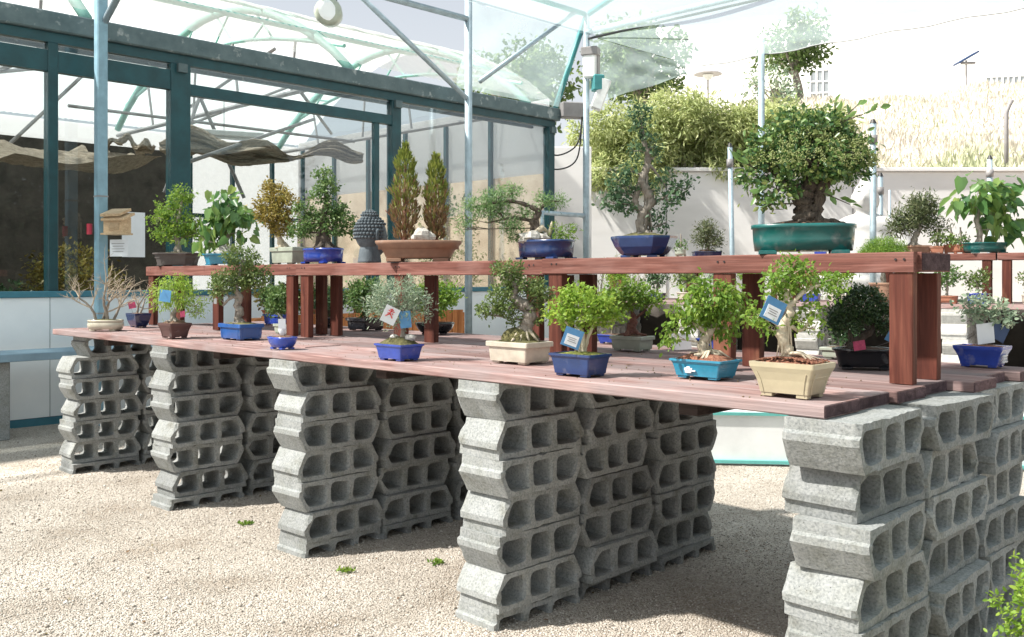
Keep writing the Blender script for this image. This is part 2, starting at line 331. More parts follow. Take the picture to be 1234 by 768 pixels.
M['polywall'] = sheetmat('translucent_wall_sheet', (0.88, 0.87, 0.88), 0.15, 0.85)

def gravelmat():
    m, N, L = nodes_of('gravel_ground')
    out = N.new('ShaderNodeOutputMaterial'); b = N.new('ShaderNodeBsdfPrincipled'); L.new(b.outputs[0], out.inputs[0])
    mp = coords(N, L, (1, 1, 1), False)
    v = N.new('ShaderNodeTexVoronoi'); v.inputs['Scale'].default_value = 105; L.new(mp.outputs[0], v.inputs['Vector'])
    sx = N.new('ShaderNodeSeparateColor'); L.new(v.outputs['Color'], sx.inputs[0])
    r = ramp(N, [(0.0, (0.32, 0.28, 0.235)), (0.3, (0.44, 0.395, 0.34)), (0.7, (0.52, 0.475, 0.42)), (1.0, (0.64, 0.60, 0.545))])
    L.new(sx.outputs[0], r.inputs[0])
    n = N.new('ShaderNodeTexNoise'); n.inputs['Scale'].default_value = 1.6; n.inputs['Detail'].default_value = 6; L.new(mp.outputs[0], n.inputs['Vector'])
    r2 = ramp(N, [(0.3, (0.74, 0.70, 0.66)), (0.48, (0.98, 0.97, 0.96)), (0.7, (1.14, 1.14, 1.14))]); L.new(n.outputs['Fac'], r2.inputs[0])
    mu = N.new('ShaderNodeMixRGB'); mu.blend_type = 'MULTIPLY'; mu.inputs['Fac'].default_value = 1
    L.new(r.outputs[0], mu.inputs['Color1']); L.new(r2.outputs[0], mu.inputs['Color2']); L.new(mu.outputs[0], b.inputs['Base Color'])
    b.inputs['Roughness'].default_value = 0.95; b.inputs['Specular IOR Level'].default_value = 0.2
    bp = N.new('ShaderNodeBump'); bp.inputs['Strength'].default_value = 0.9; bp.inputs['Distance'].default_value = 0.012; bp.invert = True
    L.new(v.outputs['Distance'], bp.inputs['Height'])
    L.new(bp.outputs[0], b.inputs['Normal'])
    return m
M['gravel'] = gravelmat()
M['pebble'] = leafmat('pebbles', [(0.25, 0.22, 0.185), (0.44, 0.395, 0.34), (0.53, 0.485, 0.43), (0.70, 0.665, 0.61)], 0.0, 0.9, 0.2)

# ------------------------------------------------------------ helpers
UX, UY = -0.71530, 0.69882            # along the table, away to the far end
VX, VY = 0.69882, 0.71530             # across the table
P0 = (1.08298, 3.29790)               # near corner of the table top
ROT = math.atan2(-UY, -UX)            # local x = -u, local y = v
def W(s, t, z=0.0):
    return Vector((P0[0] + s * UX + t * VX, P0[1] + s * UY + t * VY, z))

class MB:
    """collects geometry for ONE mesh object"""
    def __init__(self): self.v = []; self.f = []; self.n = 0; self.tri = []; self.rnd = []; self.smooth = True
    def add(self, verts, faces):
        b = self.n
        self.v.extend([tuple(p) for p in verts]); self.n += len(verts)
        self.f.extend([tuple(i + b for i in f) for f in faces])
    def box(self, c, h, rz=0.0, ch=0.0, ax=None):
        """chamfered box: centre c, half sizes h"""
        if ch <= 0:
            pts = [(sx * h[0], sy * h[1], sz * h[2]) for sz in (-1, 1) for sy in (-1, 1) for sx in (-1, 1)]
            fs = [(0, 2, 3, 1), (4, 5, 7, 6), (0, 1, 5, 4), (2, 6, 7, 3), (0, 4, 6, 2), (1, 3, 7, 5)]
        else:
            pts = []; idx = {}
            for sx in (-1, 1):
                for sy in (-1, 1):
                    for sz in (-1, 1):
                        for a in range(3):
                            p = [sx * (h[0] - ch), sy * (h[1] - ch), sz * (h[2] - ch)]
                            s = (sx, sy, sz); p[a] = s[a] * h[a]
                            idx[(sx, sy, sz, a)] = len(pts); pts.append(tuple(p))
            fs = []
            for a in range(3):
                b, c2 = (a + 1) % 3, (a + 2) % 3
                for s in (-1, 1):
                    q = []
                    for (sb, sc_) in ((-1, -1), (1, -1), (1, 1), (-1, 1)):
                        k = [0, 0, 0]; k[a] = s; k[b] = sb; k[c2] = sc_
                        q.append(idx[(*k, a)])
                    fs.append(tuple(q if s > 0 else q[::-1]))
            for a in range(3):
                b, c2 = (a + 1) % 3, (a + 2) % 3
                for sb in (-1, 1):
                    for sc_ in (-1, 1):
                        k0 = [0, 0, 0]; k0[b] = sb; k0[c2] = sc_
                        k1 = list(k0); k0[a] = -1; k1[a] = 1
                        q = [idx[(*k0, b)], idx[(*k1, b)], idx[(*k1, c2)], idx[(*k0, c2)]]
                        fs.append(tuple(q))
            for sx in (-1, 1):
                for sy in (-1, 1):
                    for sz in (-1, 1):
                        fs.append(tuple(idx[(sx, sy, sz, a)] for a in range(3)))
        if ax is not None:
            pts = [Vector(c) + ax[0] * p[0] + ax[1] * p[1] + ax[2] * p[2] for p in pts]
        else:
            cs, sn = math.cos(rz), math.sin(rz)
            pts = [(c[0] + p[0] * cs - p[1] * sn, c[1] + p[0] * sn + p[1] * cs, c[2] + p[2]) for p in pts]
        self.add(pts, fs)
    def tube(self, path, rad, n=8, cap=True):
        path = [Vector(p) for p in path]
        if isinstance(rad, (int, float)): rad = [rad] * len(path)
        up = None; rings = []
        for i, p in enumerate(path):
            a = path[max(0, i - 1)]; b = path[min(len(path) - 1, i + 1)]
            d = (b - a)
            d = d.normalized() if d.length > 1e-9 else Vector((0, 0, 1))
            if up is None:
                up = Vector((0, 0, 1)).cross(d)
                if up.length < 0.05: up = Vector((1, 0, 0))
            up = (up - d * up.dot(d)); up.normalize()
            w = d.cross(up)
            rings.append([p + (up * math.cos(2 * math.pi * k / n) + w * math.sin(2 * math.pi * k / n)) * rad[i] for k in range(n)])
        vs = [q for r in rings for q in r]; fs = []
        for i in range(len(rings) - 1):
            for k in range(n):
                fs.append((i * n + k, i * n + (k + 1) % n, (i + 1) * n + (k + 1) % n, (i + 1) * n + k))
        if cap:
            fs.append(tuple(range(n))[::-1]); fs.append(tuple(range((len(rings) - 1) * n, len(rings) * n)))
        self.add(vs, fs)
    def loft(self, rings, cap0=True, cap1=True):
        n = len(rings[0]); vs = [p for r in rings for p in r]; fs = []
        for i in range(len(rings) - 1):
            for k in range(n):
                fs.append((i * n + k, i * n + (k + 1) % n, (i + 1) * n + (k + 1) % n, (i + 1) * n + k))
        if cap0: fs.append(tuple(range(n))[::-1])
        if cap1: fs.append(tuple(range((len(rings) - 1) * n, len(rings) * n)))
        self.add(vs, fs)
    def ball(self, c, r, seg=10, rings=7, jit=0.0, rg=None):
        vs = []; fs = []
        for i in range(rings + 1):
            th = math.pi * i / rings
            for k in range(seg):
                ph = 2 * math.pi * k / seg
                j = 1 + (rg.uniform(-jit, jit) if rg else 0)
                vs.append((c[0] + r[0] * math.sin(th) * math.cos(ph) * j, c[1] + r[1] * math.sin(th) * math.sin(ph) * j, c[2] + r[2] * math.cos(th) * j))
        for i in range(rings):
            for k in range(seg):
                fs.append((i * seg + k, (i + 1) * seg + k, (i + 1) * seg + (k + 1) % seg, i * seg + (k + 1) % seg))
        self.add(vs, fs)
    def build(self, name, mat, parent=None, smooth=False, loc=None, rz=0.0):
        me = bpy.data.meshes.new(name)
        me.from_pydata(self.v, [], self.f); me.materials.append(mat)
        if smooth:
            me.polygons.foreach_set('use_smooth', [True] * len(me.polygons))
        me.update()
        return link(name, me, parent, loc, rz)

def link(name, me, parent=None, loc=None, rz=0.0):
    o = bpy.data.objects.new(name, me); col.objects.link(o)
    if loc is not None: o.location = loc
    o.rotation_euler[2] = rz
    if parent is not None: o.parent = parent
    return o

def empty(name, loc, rz=0.0):
    o = bpy.data.objects.new(name, None); col.objects.link(o); o.location = loc; o.rotation_euler[2] = rz
    o.empty_display_size = 0.05
    return o

def tag(o, label=None, cat=None, group=None, kind=None):
    if label: o['label'] = label
    if cat: o['category'] = cat
    if group: o['group'] = group
    if kind: o['kind'] = kind
    return o

def copy_tree(o, parent=None):
    c = o.copy(); col.objects.link(c); c.parent = parent
    for ch in [x for x in bpy.data.objects if x.parent == o]: copy_tree(ch, c)
    return c

# leaf templates: vertices (x along the leaf, y across, z up), faces
def leaf_tpl(kind):
    if kind == 'oval':
        return np.array([(0, 0, 0), (.35, .27, .07), (.72, .2, .04), (1, 0, -.06), (.72, -.2, .04), (.35, -.27, .07)]), [(0, 1, 2, 3), (0, 3, 4, 5)]
    if kind == 'narrow':
        return np.array([(0, 0, 0), (.45, .12, .04), (1, 0, -.03), (.45, -.12, .04)]), [(0, 1, 2), (0, 2, 3)]
    if kind == 'needle':
        return np.array([(0, -.05, 0), (0, .05, 0), (1, 0, 0)]), [(0, 1, 2)]
    if kind == 'lobed':
        return np.array([(0, 0, 0), (.3, .38, .05), (.5, .16, .02), (1, 0, -.08), (.5, -.16, .02), (.3, -.38, .05)]), [(0, 1, 2), (0, 2, 3), (0, 3, 4), (0, 4, 5)]
    if kind == 'heart':
        return np.array([(0, 0, 0), (-.08, .25, .02), (.25, .4, .1), (.7, .26, .03), (1.05, 0, -.14), (.7, -.26, .03), (.25, -.4, .1), (-.08, -.25, .02)]), [(0, 1, 2, 3, 4), (0, 4, 5, 6, 7)]
    if kind == 'pebble':
        return np.array([(1, 0, 0), (-1, 0, 0), (0, .8, 0), (0, -.8, 0), (0, 0, .65), (0, 0, -.65)]), \
            [(0, 2, 4), (2, 1, 4), (1, 3, 4), (3, 0, 4), (2, 0, 5), (1, 2, 5), (3, 1, 5), (0, 3, 5)]

def scatter_mesh(name, tpl, pos, xdir, nrm, size, rnd, mat, parent=None):
    """one mesh of many small leaves: numpy arrays of place, leaf direction, normal and size"""
    tv, tf = tpl
    n = len(pos)
    x = xdir / (np.linalg.norm(xdir, axis=1, keepdims=True) + 1e-9)
    y = np.cross(nrm, x); y /= (np.linalg.norm(y, axis=1, keepdims=True) + 1e-9)
    z = np.cross(x, y)
    P = pos[:, None, :] + size[:, None, None] * (tv[None, :, 0:1] * x[:, None, :] + tv[None, :, 1:2] * y[:, None, :] + tv[None, :, 2:3] * z[:, None, :])
    V = P.reshape(-1, 3); k = len(tv)
    loops = np.concatenate([np.array(f) for f in tf]); cnt = np.array([len(f) for f in tf])
    allv = (np.arange(n)[:, None] * k + loops[None, :]).ravel()
    cnts = np.tile(cnt, n); starts = np.concatenate([[0], np.cumsum(cnts)[:-1]])
    me = bpy.data.meshes.new(name)
    me.vertices.add(len(V)); me.vertices.foreach_set('co', V.astype(np.float32).ravel())
    me.loops.add(len(allv)); me.loops.foreach_set('vertex_index', allv.astype(np.int32))
    me.polygons.add(len(cnts)); me.polygons.foreach_set('loop_start', starts.astype(np.int32)); me.polygons.foreach_set('loop_total', cnts.astype(np.int32))
    a = me.attributes.new('rnd', 'FLOAT', 'FACE'); a.data.foreach_set('value', np.repeat(rnd, len(tf)).astype(np.float32))
    me.materials.append(mat); me.update(calc_edges=True)
    return link(name, me, parent)

def pads_to_leaves(pads, leaf, rs, dens=1.0, droop=0.0, clump=9, up=0.5):
    """pads: (x,y,z,rx,ry,rz) in metres; returns arrays for scatter_mesh"""
    PS, XD, NR, RN = [], [], [], []
    for (x, y, z, rx, ry, rz) in pads:
        area = (rx * ry + rx * rz + ry * rz) * 4.2
        n = max(30, int(dens * area / (leaf * leaf) * 3.6))
        nc = max(5, n // clump)
        d = rs.normal(size=(nc, 3)); d /= np.linalg.norm(d, axis=1, keepdims=True)
        rad = rs.uniform(0.25, 1.0, size=(nc, 1)) ** 0.42
        rad *= 1 + 0.16 * np.sin(d[:, 0:1] * 6 + x * 40) * np.cos(d[:, 2:3] * 5 + z * 30)
        cc = d * rad * np.array([rx, ry, rz]); cr = rs.uniform(-0.22, 0.22, size=nc)
        which = rs.randint(0, nc, size=n)
        off = rs.normal(size=(n, 3)) * leaf * 0.75
        p = cc[which] + off
        outd = p / np.array([rx, ry, rz]); outd /= (np.linalg.norm(outd, axis=1, keepdims=True) + 1e-6)
        nr = outd * 0.7 + rs.normal(size=(n, 3)) * 0.55 + np.array([0, 0, up])
        xd = outd * 0.6 + rs.normal(size=(n, 3)) * 0.7 + np.array([0, 0, -droop])
        PS.append(p + np.array([x, y, z])); XD.append(xd); NR.append(nr)
        RN.append(np.clip(0.5 + cr[which] + rs.normal(size=n) * 0.2, 0, 1))
    return np.concatenate(PS), np.concatenate(XD), np.concatenate(NR), np.concatenate(RN)

def smooth_path(pts, rad, sub=5):
    P = [Vector(p) for p in pts]; out = []; rr = []
    for i in range(len(P) - 1):
        a = P[max(0, i - 1)]; b = P[i]; c = P[i + 1]; d = P[min(len(P) - 1, i + 2)]
        for k in range(sub):
            t = k / sub
            out.append(0.5 * ((2 * b) + (c - a) * t + (2 * a - 5 * b + 4 * c - d) * t * t + (3 * b - a - 3 * c + d) * t ** 3))
            rr.append(rad[i] * (1 - t) + rad[i + 1] * t)
    out.append(P[-1]); rr.append(rad[-1])
    return out, rr

# ------------------------------------------------------------ pots
def outline(shape, hx, hy, n=32):
    if shape == 'oval':
        e = 2.6
        pts = []
        for k in range(n):
            a = 2 * math.pi * k / n; c, s = math.cos(a), math.sin(a)
            pts.append((hx * math.copysign(abs(c) ** (2 / e), c), hy * math.copysign(abs(s) ** (2 / e), s)))
        return pts
    if shape == 'oct':
        c = min(hx, hy) * 0.55
        return [(hx, -hy + c), (hx, hy - c), (hx - c, hy), (-hx + c, hy), (-hx, hy - c), (-hx, -hy + c), (-hx + c, -hy), (hx - c, -hy)]
    r = min(hx, hy) * 0.10; pts = []
    for cx, cy, a0 in ((hx - r, hy - r, 0), (-hx + r, hy - r, 90), (-hx + r, -hy + r, 180), (hx - r, -hy + r, 270)):
        for k in range(4):
            a = R(a0 + 30 * k); pts.append((cx + r * math.cos(a), cy + r * math.sin(a)))
    return pts

def make_pot(parent, shape, L, D, h, mat, prof='flare', foot=0.012, soil=None, mound=0.012, rz=0.0, ribs=False, seed=1):
    """pot > four feet; returns the pot and the soil height"""
    hx, hy = L / 2, D / 2
    if prof == 'flare':    zs = [(foot, .80), (foot + .15 * h, .82), (.55 * h, .86), (.80 * h, .91), (.885 * h, .95), (.90 * h, 1.0), (h, 1.0)]
    elif prof == 'lip':    zs = [(foot, .86), (.30 * h, .88), (.70 * h, .90), (.76 * h, .91), (.78 * h, 1.0), (.97 * h, 1.0), (h, .99)]
    elif prof == 'bowl':   zs = [(foot, .62), (.2 * h, .72), (.5 * h, .88), (.8 * h, .97), (.9 * h, 1.0), (h, 1.0)]
    elif prof == 'round':  zs = [(foot, .80), (.15 * h, .93), (.45 * h, 1.0), (.72 * h, .99), (.80 * h, .93), (.82 * h, .985), (h, .985)]
    elif prof == 'wide':   zs = [(foot, .74), (.25 * h, .76), (.5 * h, .82), (.72 * h, .91), (.86 * h, .985), (h, 1.0)]
    else:                  zs = [(foot, .93), (.5 * h, .96), (.86 * h, .97), (.88 * h, 1.0), (h, 1.0)]
    cs, sn = math.cos(rz), math.sin(rz)
    def ring(k, z, ins=0.0):
        return [(a * cs - b * sn, a * sn + b * cs, z) for a, b in outline(shape, hx * k - ins, hy * k - ins)]
    mb = MB()
    wall = 0.012 + 0.02 * min(L, D)
    rings = [ring(k, z) for z, k in zs]
    kt = zs[-1][1]
    rings += [ring(kt, h + 0.001, 0.004), ring(kt, h, wall), ring(kt, h * 0.6, wall * 1.1)]
    mb.loft(rings)
    if ribs:
        for sx in (-1, 1):
            for q in (-1, 1):
                pth = []
                for z, k in zs[:-2]:
                    a, b = sx * hx * k * 0.82, q * (hy * k + 0.001)
                    pth.append((a * cs - b * sn, a * sn + b * cs, z))
                mb.tube(pth, 0.0025, 5)
                pth = []
                for z, k in zs[:-2]:
                    a, b = sx * (hx * k + 0.001), q * hy * k * 0.72
                    pth.append((a * cs - b * sn, a * sn + b * cs, z))
                mb.tube(pth, 0.0025, 5)
    pot = mb.build('pot', mat, parent, smooth=False)
    if shape == 'oval':
        for p in pot.data.polygons:
            if len(p.vertices) == 4: p.use_smooth = True
    k0 = zs[0][1]
    for sx in (-1, 1):
        for sy in (-1, 1):
            a, b = sx * hx * k0 * 0.72, sy * hy * k0 * 0.72
            f = MB(); f.box((a * cs - b * sn, a * sn + b * cs, foot * .5 + .001), (hx * .17, hy * .17, foot * .5), rz, 0.002)
            f.build('foot', mat, pot)
    # soil: gently mounded, lumpy
    rg = random.Random(seed); rows = []
    top = h * 0.93
    for i in range(6):
        q = 1 - i / 6.0
        rows.append([(p[0] * q / 1.0, p[1] * q, top + mound * (1 - q * q) + rg.uniform(-.003, .003)) for p in ring(kt, 0, wall * 0.95)])
    sm = MB(); sm.loft(rows, cap0=False, cap1=True)
    sm.build('soil', soil or M['soil'], parent, smooth=True)
    return pot, top + mound

def price_tag(parent, x, y, z, w, h, mat, tilt=0.0, yaw=0.0, sticker=None, stake_to=None, name='price_tag'):
    """a small card on a wire; the sticker is a paper patch on it"""
    c, s = math.cos(yaw), math.sin(yaw); ct, st_ = math.cos(tilt), math.sin(tilt)
    xa = Vector((c * ct, s * ct, st_)); za = Vector((-c * st_, -s * st_, ct)); ya = za.cross(xa)
    b = MB(); b.box((x, y, z), (w / 2, 0.0012, h / 2), ax=(xa, ya, za))
    o = b.build(name, mat, parent)
    if sticker:
        b2 = MB(); b2.box(Vector((x, y, z)) - ya * 0.0022 + za * (-h * 0.12), (w * 0.34, 0.0008, h * 0.28), ax=(xa, ya, za))
        b2.build('sticker', sticker, o)
        b3 = MB()
        for i in range(3):
            b3.box(Vector((x, y, z)) - ya * 0.0036 + za * (-h * (0.0 + 0.1 * i)) + xa * (w * .02 * (i - 1)), (w * (0.24 - 0.05 * (i % 2)), 0.0004, h * 0.016), ax=(xa, ya, za))
        b3.build('faint_print', M['boxgrey'], o)
    if stake_to is not None:
        b4 = MB(); b4.tube([Vector((x, y + .003, z)), Vector((x * .5 + stake_to[0] * .5, y + 0.006, z * .5 + stake_to[2] * .5)), stake_to], 0.0012, 5)
        b4.build('wire', M['boxgrey'], o)
    return o

# ------------------------------------------------------------ bonsai
def bonsai(label, pos, k, pot, trunk, pads, leaf, cat='bonsai', group=None, seed=1, dens=1.0, droop=0.0, branch=True, twigs=5,
           base_dx=0.0, name='bonsai_tree', extra=None, up=0.5, tagz=None, clump=9):
    """pos: world point of the pot's underside. k: metres per drawing unit. trunk: list of (list of (dx,dy,dz,r), bark)
    pads: (dx,dz,rx,rz[,dy]) foliage masses in drawing units. leaf: (template, size in m, material)"""
    rg = random.Random(seed); rs = np.random.RandomState(seed)
    root = empty(name, pos)
    tag(root, label, cat, group)
    pz = 0.0
    if pot:
        p = dict(pot); hh = p.pop('h') * k
        pobj, pz = make_pot(root, p.pop('shape'), p.pop('L'), p.pop('D'), hh, p.pop('mat'), rz=p.pop('rz', ROT), seed=seed, **p)
    P = []
    for q in pads:
        dy = q[4] if len(q) > 4 else rg.uniform(-.25, .25) * q[2]
        P.append((q[0] * k, dy * k, q[1] * k, q[2] * k, q[2] * k * 0.85, q[3] * k))
    mb = MB(); bark = trunk[0][1] if trunk else None; allpts = []
    for pts, bk in trunk:
        path, rad = smooth_path([(a * k, b * k, c * k) for a, b, c, r in pts], [r * k for a, b, c, r in pts], 6)
        rad = [r * (1 + 0.16 * math.sin(i * 1.7 + seed) + rg.uniform(-.07, .07)) for i, r in enumerate(rad)]
        path = [q + Vector((rg.uniform(-.12, .12), rg.uniform(-.12, .12), 0)) * rad[i] for i, q in enumerate(path)]
        mb.tube(path, rad, 9); allpts += list(zip(path, rad))
        # root flare
        b0 = path[0]
        for j in range(5):
            a = 2 * math.pi * (j + rg.random() * .6) / 5
            e = b0 + Vector((math.cos(a), math.sin(a), 0)) * rad[0] * rg.uniform(1.7, 2.6); e.z = pz - 0.006
            mb.tube([b0 + Vector((0, 0, rad[0] * 1.2)), (b0 + e) / 2 + Vector((0, 0, rad[0] * .1)), e], [rad[0] * .55, rad[0] * .4, rad[0] * .14], 6)
    if mb.n:
        if branch and P:
            bb = mb
            for (x, y, z, rx, ry, rz) in P:
                c = Vector((x, y, z))
                cand = [(q, r) for q, r in allpts if q.z < z + rz * .3] or allpts
                q, r = min(cand, key=lambda e: (e[0] - c).length + max(0, (e[0].z - z)) * 2)
                r0 = min(r * .7, 0.05 * rx + .003)
                mid = (q + c) / 2 + Vector((rg.uniform(-.1, .1) * rx, rg.uniform(-.2, .2) * rx, -.15 * rz))
                pa, ra = smooth_path([q, mid, c - Vector((0, 0, rz * .3))], [r0, r0 * .75, r0 * .45], 4)
                bb.tube(pa, ra, 6)
                for j in range(twigs):
                    d = Vector((rg.gauss(0, 1), rg.gauss(0, 1), rg.gauss(0.3, .7))); d.normalize()
                    e = c + Vector((d.x * rx, d.y * ry, d.z * rz)) * rg.uniform(.6, .95)
                    st = pa[rg.randint(len(pa) // 2, len(pa) - 1)]
                    m2 = (st + e) / 2 + Vector((rg.uniform(-1, 1), rg.uniform(-1, 1), rg.uniform(-.5, .5))) * rx * .12
                    bb.tube([st, m2, e], [r0 * .42, r0 * .3, r0 * .12], 4, cap=False)
        mb.build('trunk', bark, root, smooth=True)
    if P and leaf:
        tpl, size, mat = leaf
        if size < .05: size *= .84
        a, b, c, rn = pads_to_leaves(P, size, rs, dens, droop, clump=clump, up=up)
        sz = size * rs.uniform(.5, 1.3, size=len(a))
        scatter_mesh('foliage', leaf_tpl(tpl), a, b, c, sz, rn, mat, root)
    if extra: extra(root, k, pz, rg)
    return root

# ------------------------------------------------------------ concrete block (three hollow cells, chamfered ends, lip along one side)
BH = 0.1796
def block_mesh(name, seed, mat, rough=1.0):
    rg = random.Random(seed)
    half = [(.286, 0), (.286, .044), (.302, .053), (.302, .080), (.247, BH)]
    out = [(x, z) for x, z in half] + [(-x, z) for x, z in reversed(half)]
    def dense(poly, step):
        r = []
        for i, p in enumerate(poly):
            q = poly[(i + 1) % len(poly)]; d = math.hypot(q[0] - p[0], q[1] - p[1]); m = max(1, int(d / step))
            for j in range(m): r.append((p[0] + (q[0] - p[0]) * j / m, p[1] + (q[1] - p[1]) * j / m))
        return r
    def rounded(poly, r):
        o = []
        n = len(poly)
        for i in range(n):
            a = Vector(poly[i - 1]); b = Vector(poly[i]); c = Vector(poly[(i + 1) % n])
            for t in (0, .5, 1):
                p0 = b + (a - b).normalized() * r; p1 = b + (c - b).normalized() * r
                o.append(tuple((1 - t) ** 2 * p0 + 2 * t * (1 - t) * b + t * t * p1))
        return o
    holes = []
    zb, zt = .031, BH - .030
    for cx in (-.172, 0, .172):
        w = .066
        if cx == 0: poly = [(-w, zb), (w, zb), (w, zt), (-w, zt)]
        else:
            s = 1 if cx > 0 else -1
            poly = [(cx - s * w, zb), (cx + s * (w + .020), zb), (cx + s * (w + .028), .078), (cx + s * (w - .012), zt), (cx - s * w, zt)]
            if s < 0: poly = poly[::-1]
        holes.append(rounded(poly, .026))
    bm = bmesh.new()
    loops = [dense(out, .035)] + [dense(h, .04) for h in holes]
    jit = [[(rg.gauss(0, .0013), rg.gauss(0, .0013)) for p in lp] for lp in loops]
    hw = .14
    layers = [(-hw, 1.0), (-hw + .018, .4), (hw - .018, .4), (hw, 1.0)]
    lay = []
    for (x, a) in layers:
        ls = []
        for li, lp in enumerate(loops):
            vv = []
            for (p, j) in zip(lp, jit[li]):
                e = (1.0 if abs(x) == hw else 0.0)
                # edges chipped back a little at the open faces
                sgn = -1 if li == 0 else 1
                cx = 0 if li == 0 else (-.172, 0, .172)[li - 1]; cz = BH / 2
                dx, dz = p[0] - cx, p[1] - cz; l = math.hypot(dx, dz) + 1e-6
                chip = sgn * e * (0.0025 + abs(rg.gauss(0, .0026)) + (rg.uniform(.006, .016) if rg.random() < .07 else 0))
                zz = max(0.0005, min(BH - .0005, p[1] + j[1] * a + dz / l * chip * .7))
                vv.append(bm.verts.new((x + (rg.gauss(0, .0015) if e else 0), p[0] + j[0] * a + dx / l * chip, zz)))
            ls.append(vv)
        lay.append(ls)
    for i in range(len(lay) - 1):
        for li in range(len(loops)):
            a, b = lay[i][li], lay[i + 1][li]; n = len(a)
            for q in range(n):
                bm.faces.new((a[q], a[(q + 1) % n], b[(q + 1) % n], b[q]))
    for ls in (lay[0], lay[-1]):
        ed = []
        for vv in ls:
            n = len(vv)
            for q in range(n):
                e = bm.edges.get((vv[q], vv[(q + 1) % n])) or bm.edges.new((vv[q], vv[(q + 1) % n])); ed.append(e)
        bmesh.ops.triangle_fill(bm, use_beauty=True, use_dissolve=False, edges=ed)
    bmesh.ops.recalc_face_normals(bm, faces=bm.faces)
    me = bpy.data.meshes.new(name); bm.to_mesh(me); bm.free(); me.materials.append(mat)
    return me

# ------------------------------------------------------------ world-frame building helpers
def wbox(mb, s0, s1, t0, t1, z0, z1, ch=0.0):
    """box laid out along the table axes"""
    c = W((s0 + s1) / 2, (t0 + t1) / 2, (z0 + z1) / 2)
    mb.box(c, (abs(s1 - s0) / 2, abs(t1 - t0) / 2, abs(z1 - z0) / 2), ROT, ch)
def bw(mb, name, mat, parent=None, smooth=False):
    """mesh written in world coordinates, hung under an unrotated parent"""
    o = mb.build(name, mat, parent, smooth)
    if parent is not None: o.location = -parent.location
    return o
def wtube(name, pts, r, mat, parent=None, n=8, smooth=True):
    mb = MB(); mb.tube(pts, r, n); return bw(mb, name, mat, parent, smooth)

# ============================================================ SETTING
g = MB(); NG = 90
xs = [-150 + 300 * (i / NG) for i in range(NG + 1)]; ys = [-40 + 240 * (j / NG) for j in range(NG + 1)]
g.add([(x, y, 0) for y in ys for x in xs], [(j * (NG + 1) + i, j * (NG + 1) + i + 1, (j + 1) * (NG + 1) + i + 1, (j + 1) * (NG + 1) + i) for j in range(NG) for i in range(NG)])
tag(g.build('ground', M['gravel']), kind='structure')

rs = np.random.RandomState(5)
def gravel_at(n, x0, x1, y0, y1, smin, smax):
    y = rs.uniform(0, 1, n) ** 1.25 * (y1 - y0) + y0
    x = rs.uniform(-1, 1, n) * (0.62 * y + .4)
    x = np.clip(x, x0, x1)
    return np.stack([x, y, np.zeros(n)], 1), rs.uniform(smin, smax, n)
p, z = gravel_at(130000, -6, 3.5, 2.6, 10.5, .003, .0085)
big = rs.rand(len(z)) < .012; z[big] *= 2.1
p[:, 2] = z * .25
xd = rs.normal(size=p.shape); xd[:, 2] *= .3
nr = rs.normal(size=p.shape) * .35 + np.array([0, 0, 1])
go = scatter_mesh('gravel_stones', leaf_tpl('pebble'), p, xd, nr, z, np.clip(rs.normal(.5, .27, len(z)), 0, 1), M['pebble'])
tag(go, 'pale beige gravel lying loose over the ground', 'gravel', kind='stuff')

# hillside behind the retaining wall
hm = MB(); nx, ny = 70, 34
def hz(x, y):
    q = max(0.0, y - 21.4)
    e = 3.75 + q * (0.235 - .06 * max(0, min(1, (9 - x) / 6))) + (x - 8) * 0.028 * min(1, q / 12) * 3
    e += .22 * math.sin(x * .55 + y * .3) + .12 * math.sin(x * 1.7 - y * .8)
    if q > 24: e -= (q - 24) * 0.26
    return max(3.3, e)
pts = []
for j in range(ny + 1):
    y = 21.35 + 60 * (j / ny) ** 1.4
    for i in range(nx + 1):
        x = -3 + 75 * i / nx
        pts.append((x, y, hz(x, y)))
hm.add(pts, [(j * (nx + 1) + i, j * (nx + 1) + i + 1, (j + 1) * (nx + 1) + i + 1, (j + 1) * (nx + 1) + i) for j in range(ny) for i in range(nx)])
tag(hm.build('hillside', M['hill'], smooth=True), kind='structure')
n = 60000
gx = rs.uniform(2, 34, n); gy = 21.5 + 26 * rs.rand(n) ** 1.5
gp = np.stack([gx, gy, np.array([hz(a, b) for a, b in zip(gx, gy)])], 1)
xd = rs.normal(size=gp.shape) * .35 + np.array([0, 0, 1.0]); nr = rs.normal(size=gp.shape); nr[:, 1] -= 1
patch = .42 + .30 * np.sin(gx * .9 + gy * .4) * np.cos(gx * .35 - gy * .7)
green = (np.exp(-((gx - 10.2) / 1.6) ** 2) * np.exp(-((gy - 22.5) / 1.6) ** 2))
go = scatter_mesh('dry_grass', leaf_tpl('narrow'), gp, xd, nr, rs.uniform(.12, .36, n), np.clip(patch + green * .8 + rs.normal(size=n) * .16, 0, 1), M['drygrass'])
tag(go, 'straw coloured dry grass covering the slope above the wall', 'grass', kind='stuff')

# retaining wall, return wall
b = MB(); b.box((17.5, 21.05, 1.99), (16.1, .14, 1.99), 0, .01)
w1 = empty('retaining_wall', (17.5, 21.05, 0))
o = bw(b, 'wall', M['concretewall'], w1)
for i in range(8):
    q = MB(); q.box((3.4 + i * 4.1, 20.905, 1.99), (.012, .008, 1.96)); bw(q, 'joint', M['boxgrey'], w1)
q = MB(); q.box((17.5, 21.02, 4.03), (16.15, .2, .04), 0, .01); bw(q, 'coping', M['concretewall'], w1)
tag(w1, 'long white concrete retaining wall below the dry grass slope', 'wall')
b = MB(); b.box((.95, 18.9, 2.12), (.62, .14, 2.12), 0, .01)
tag(b.build('garden_wall', M['concretewall']), 'short pale rendered wall beside the green glasshouse corner post', 'wall')
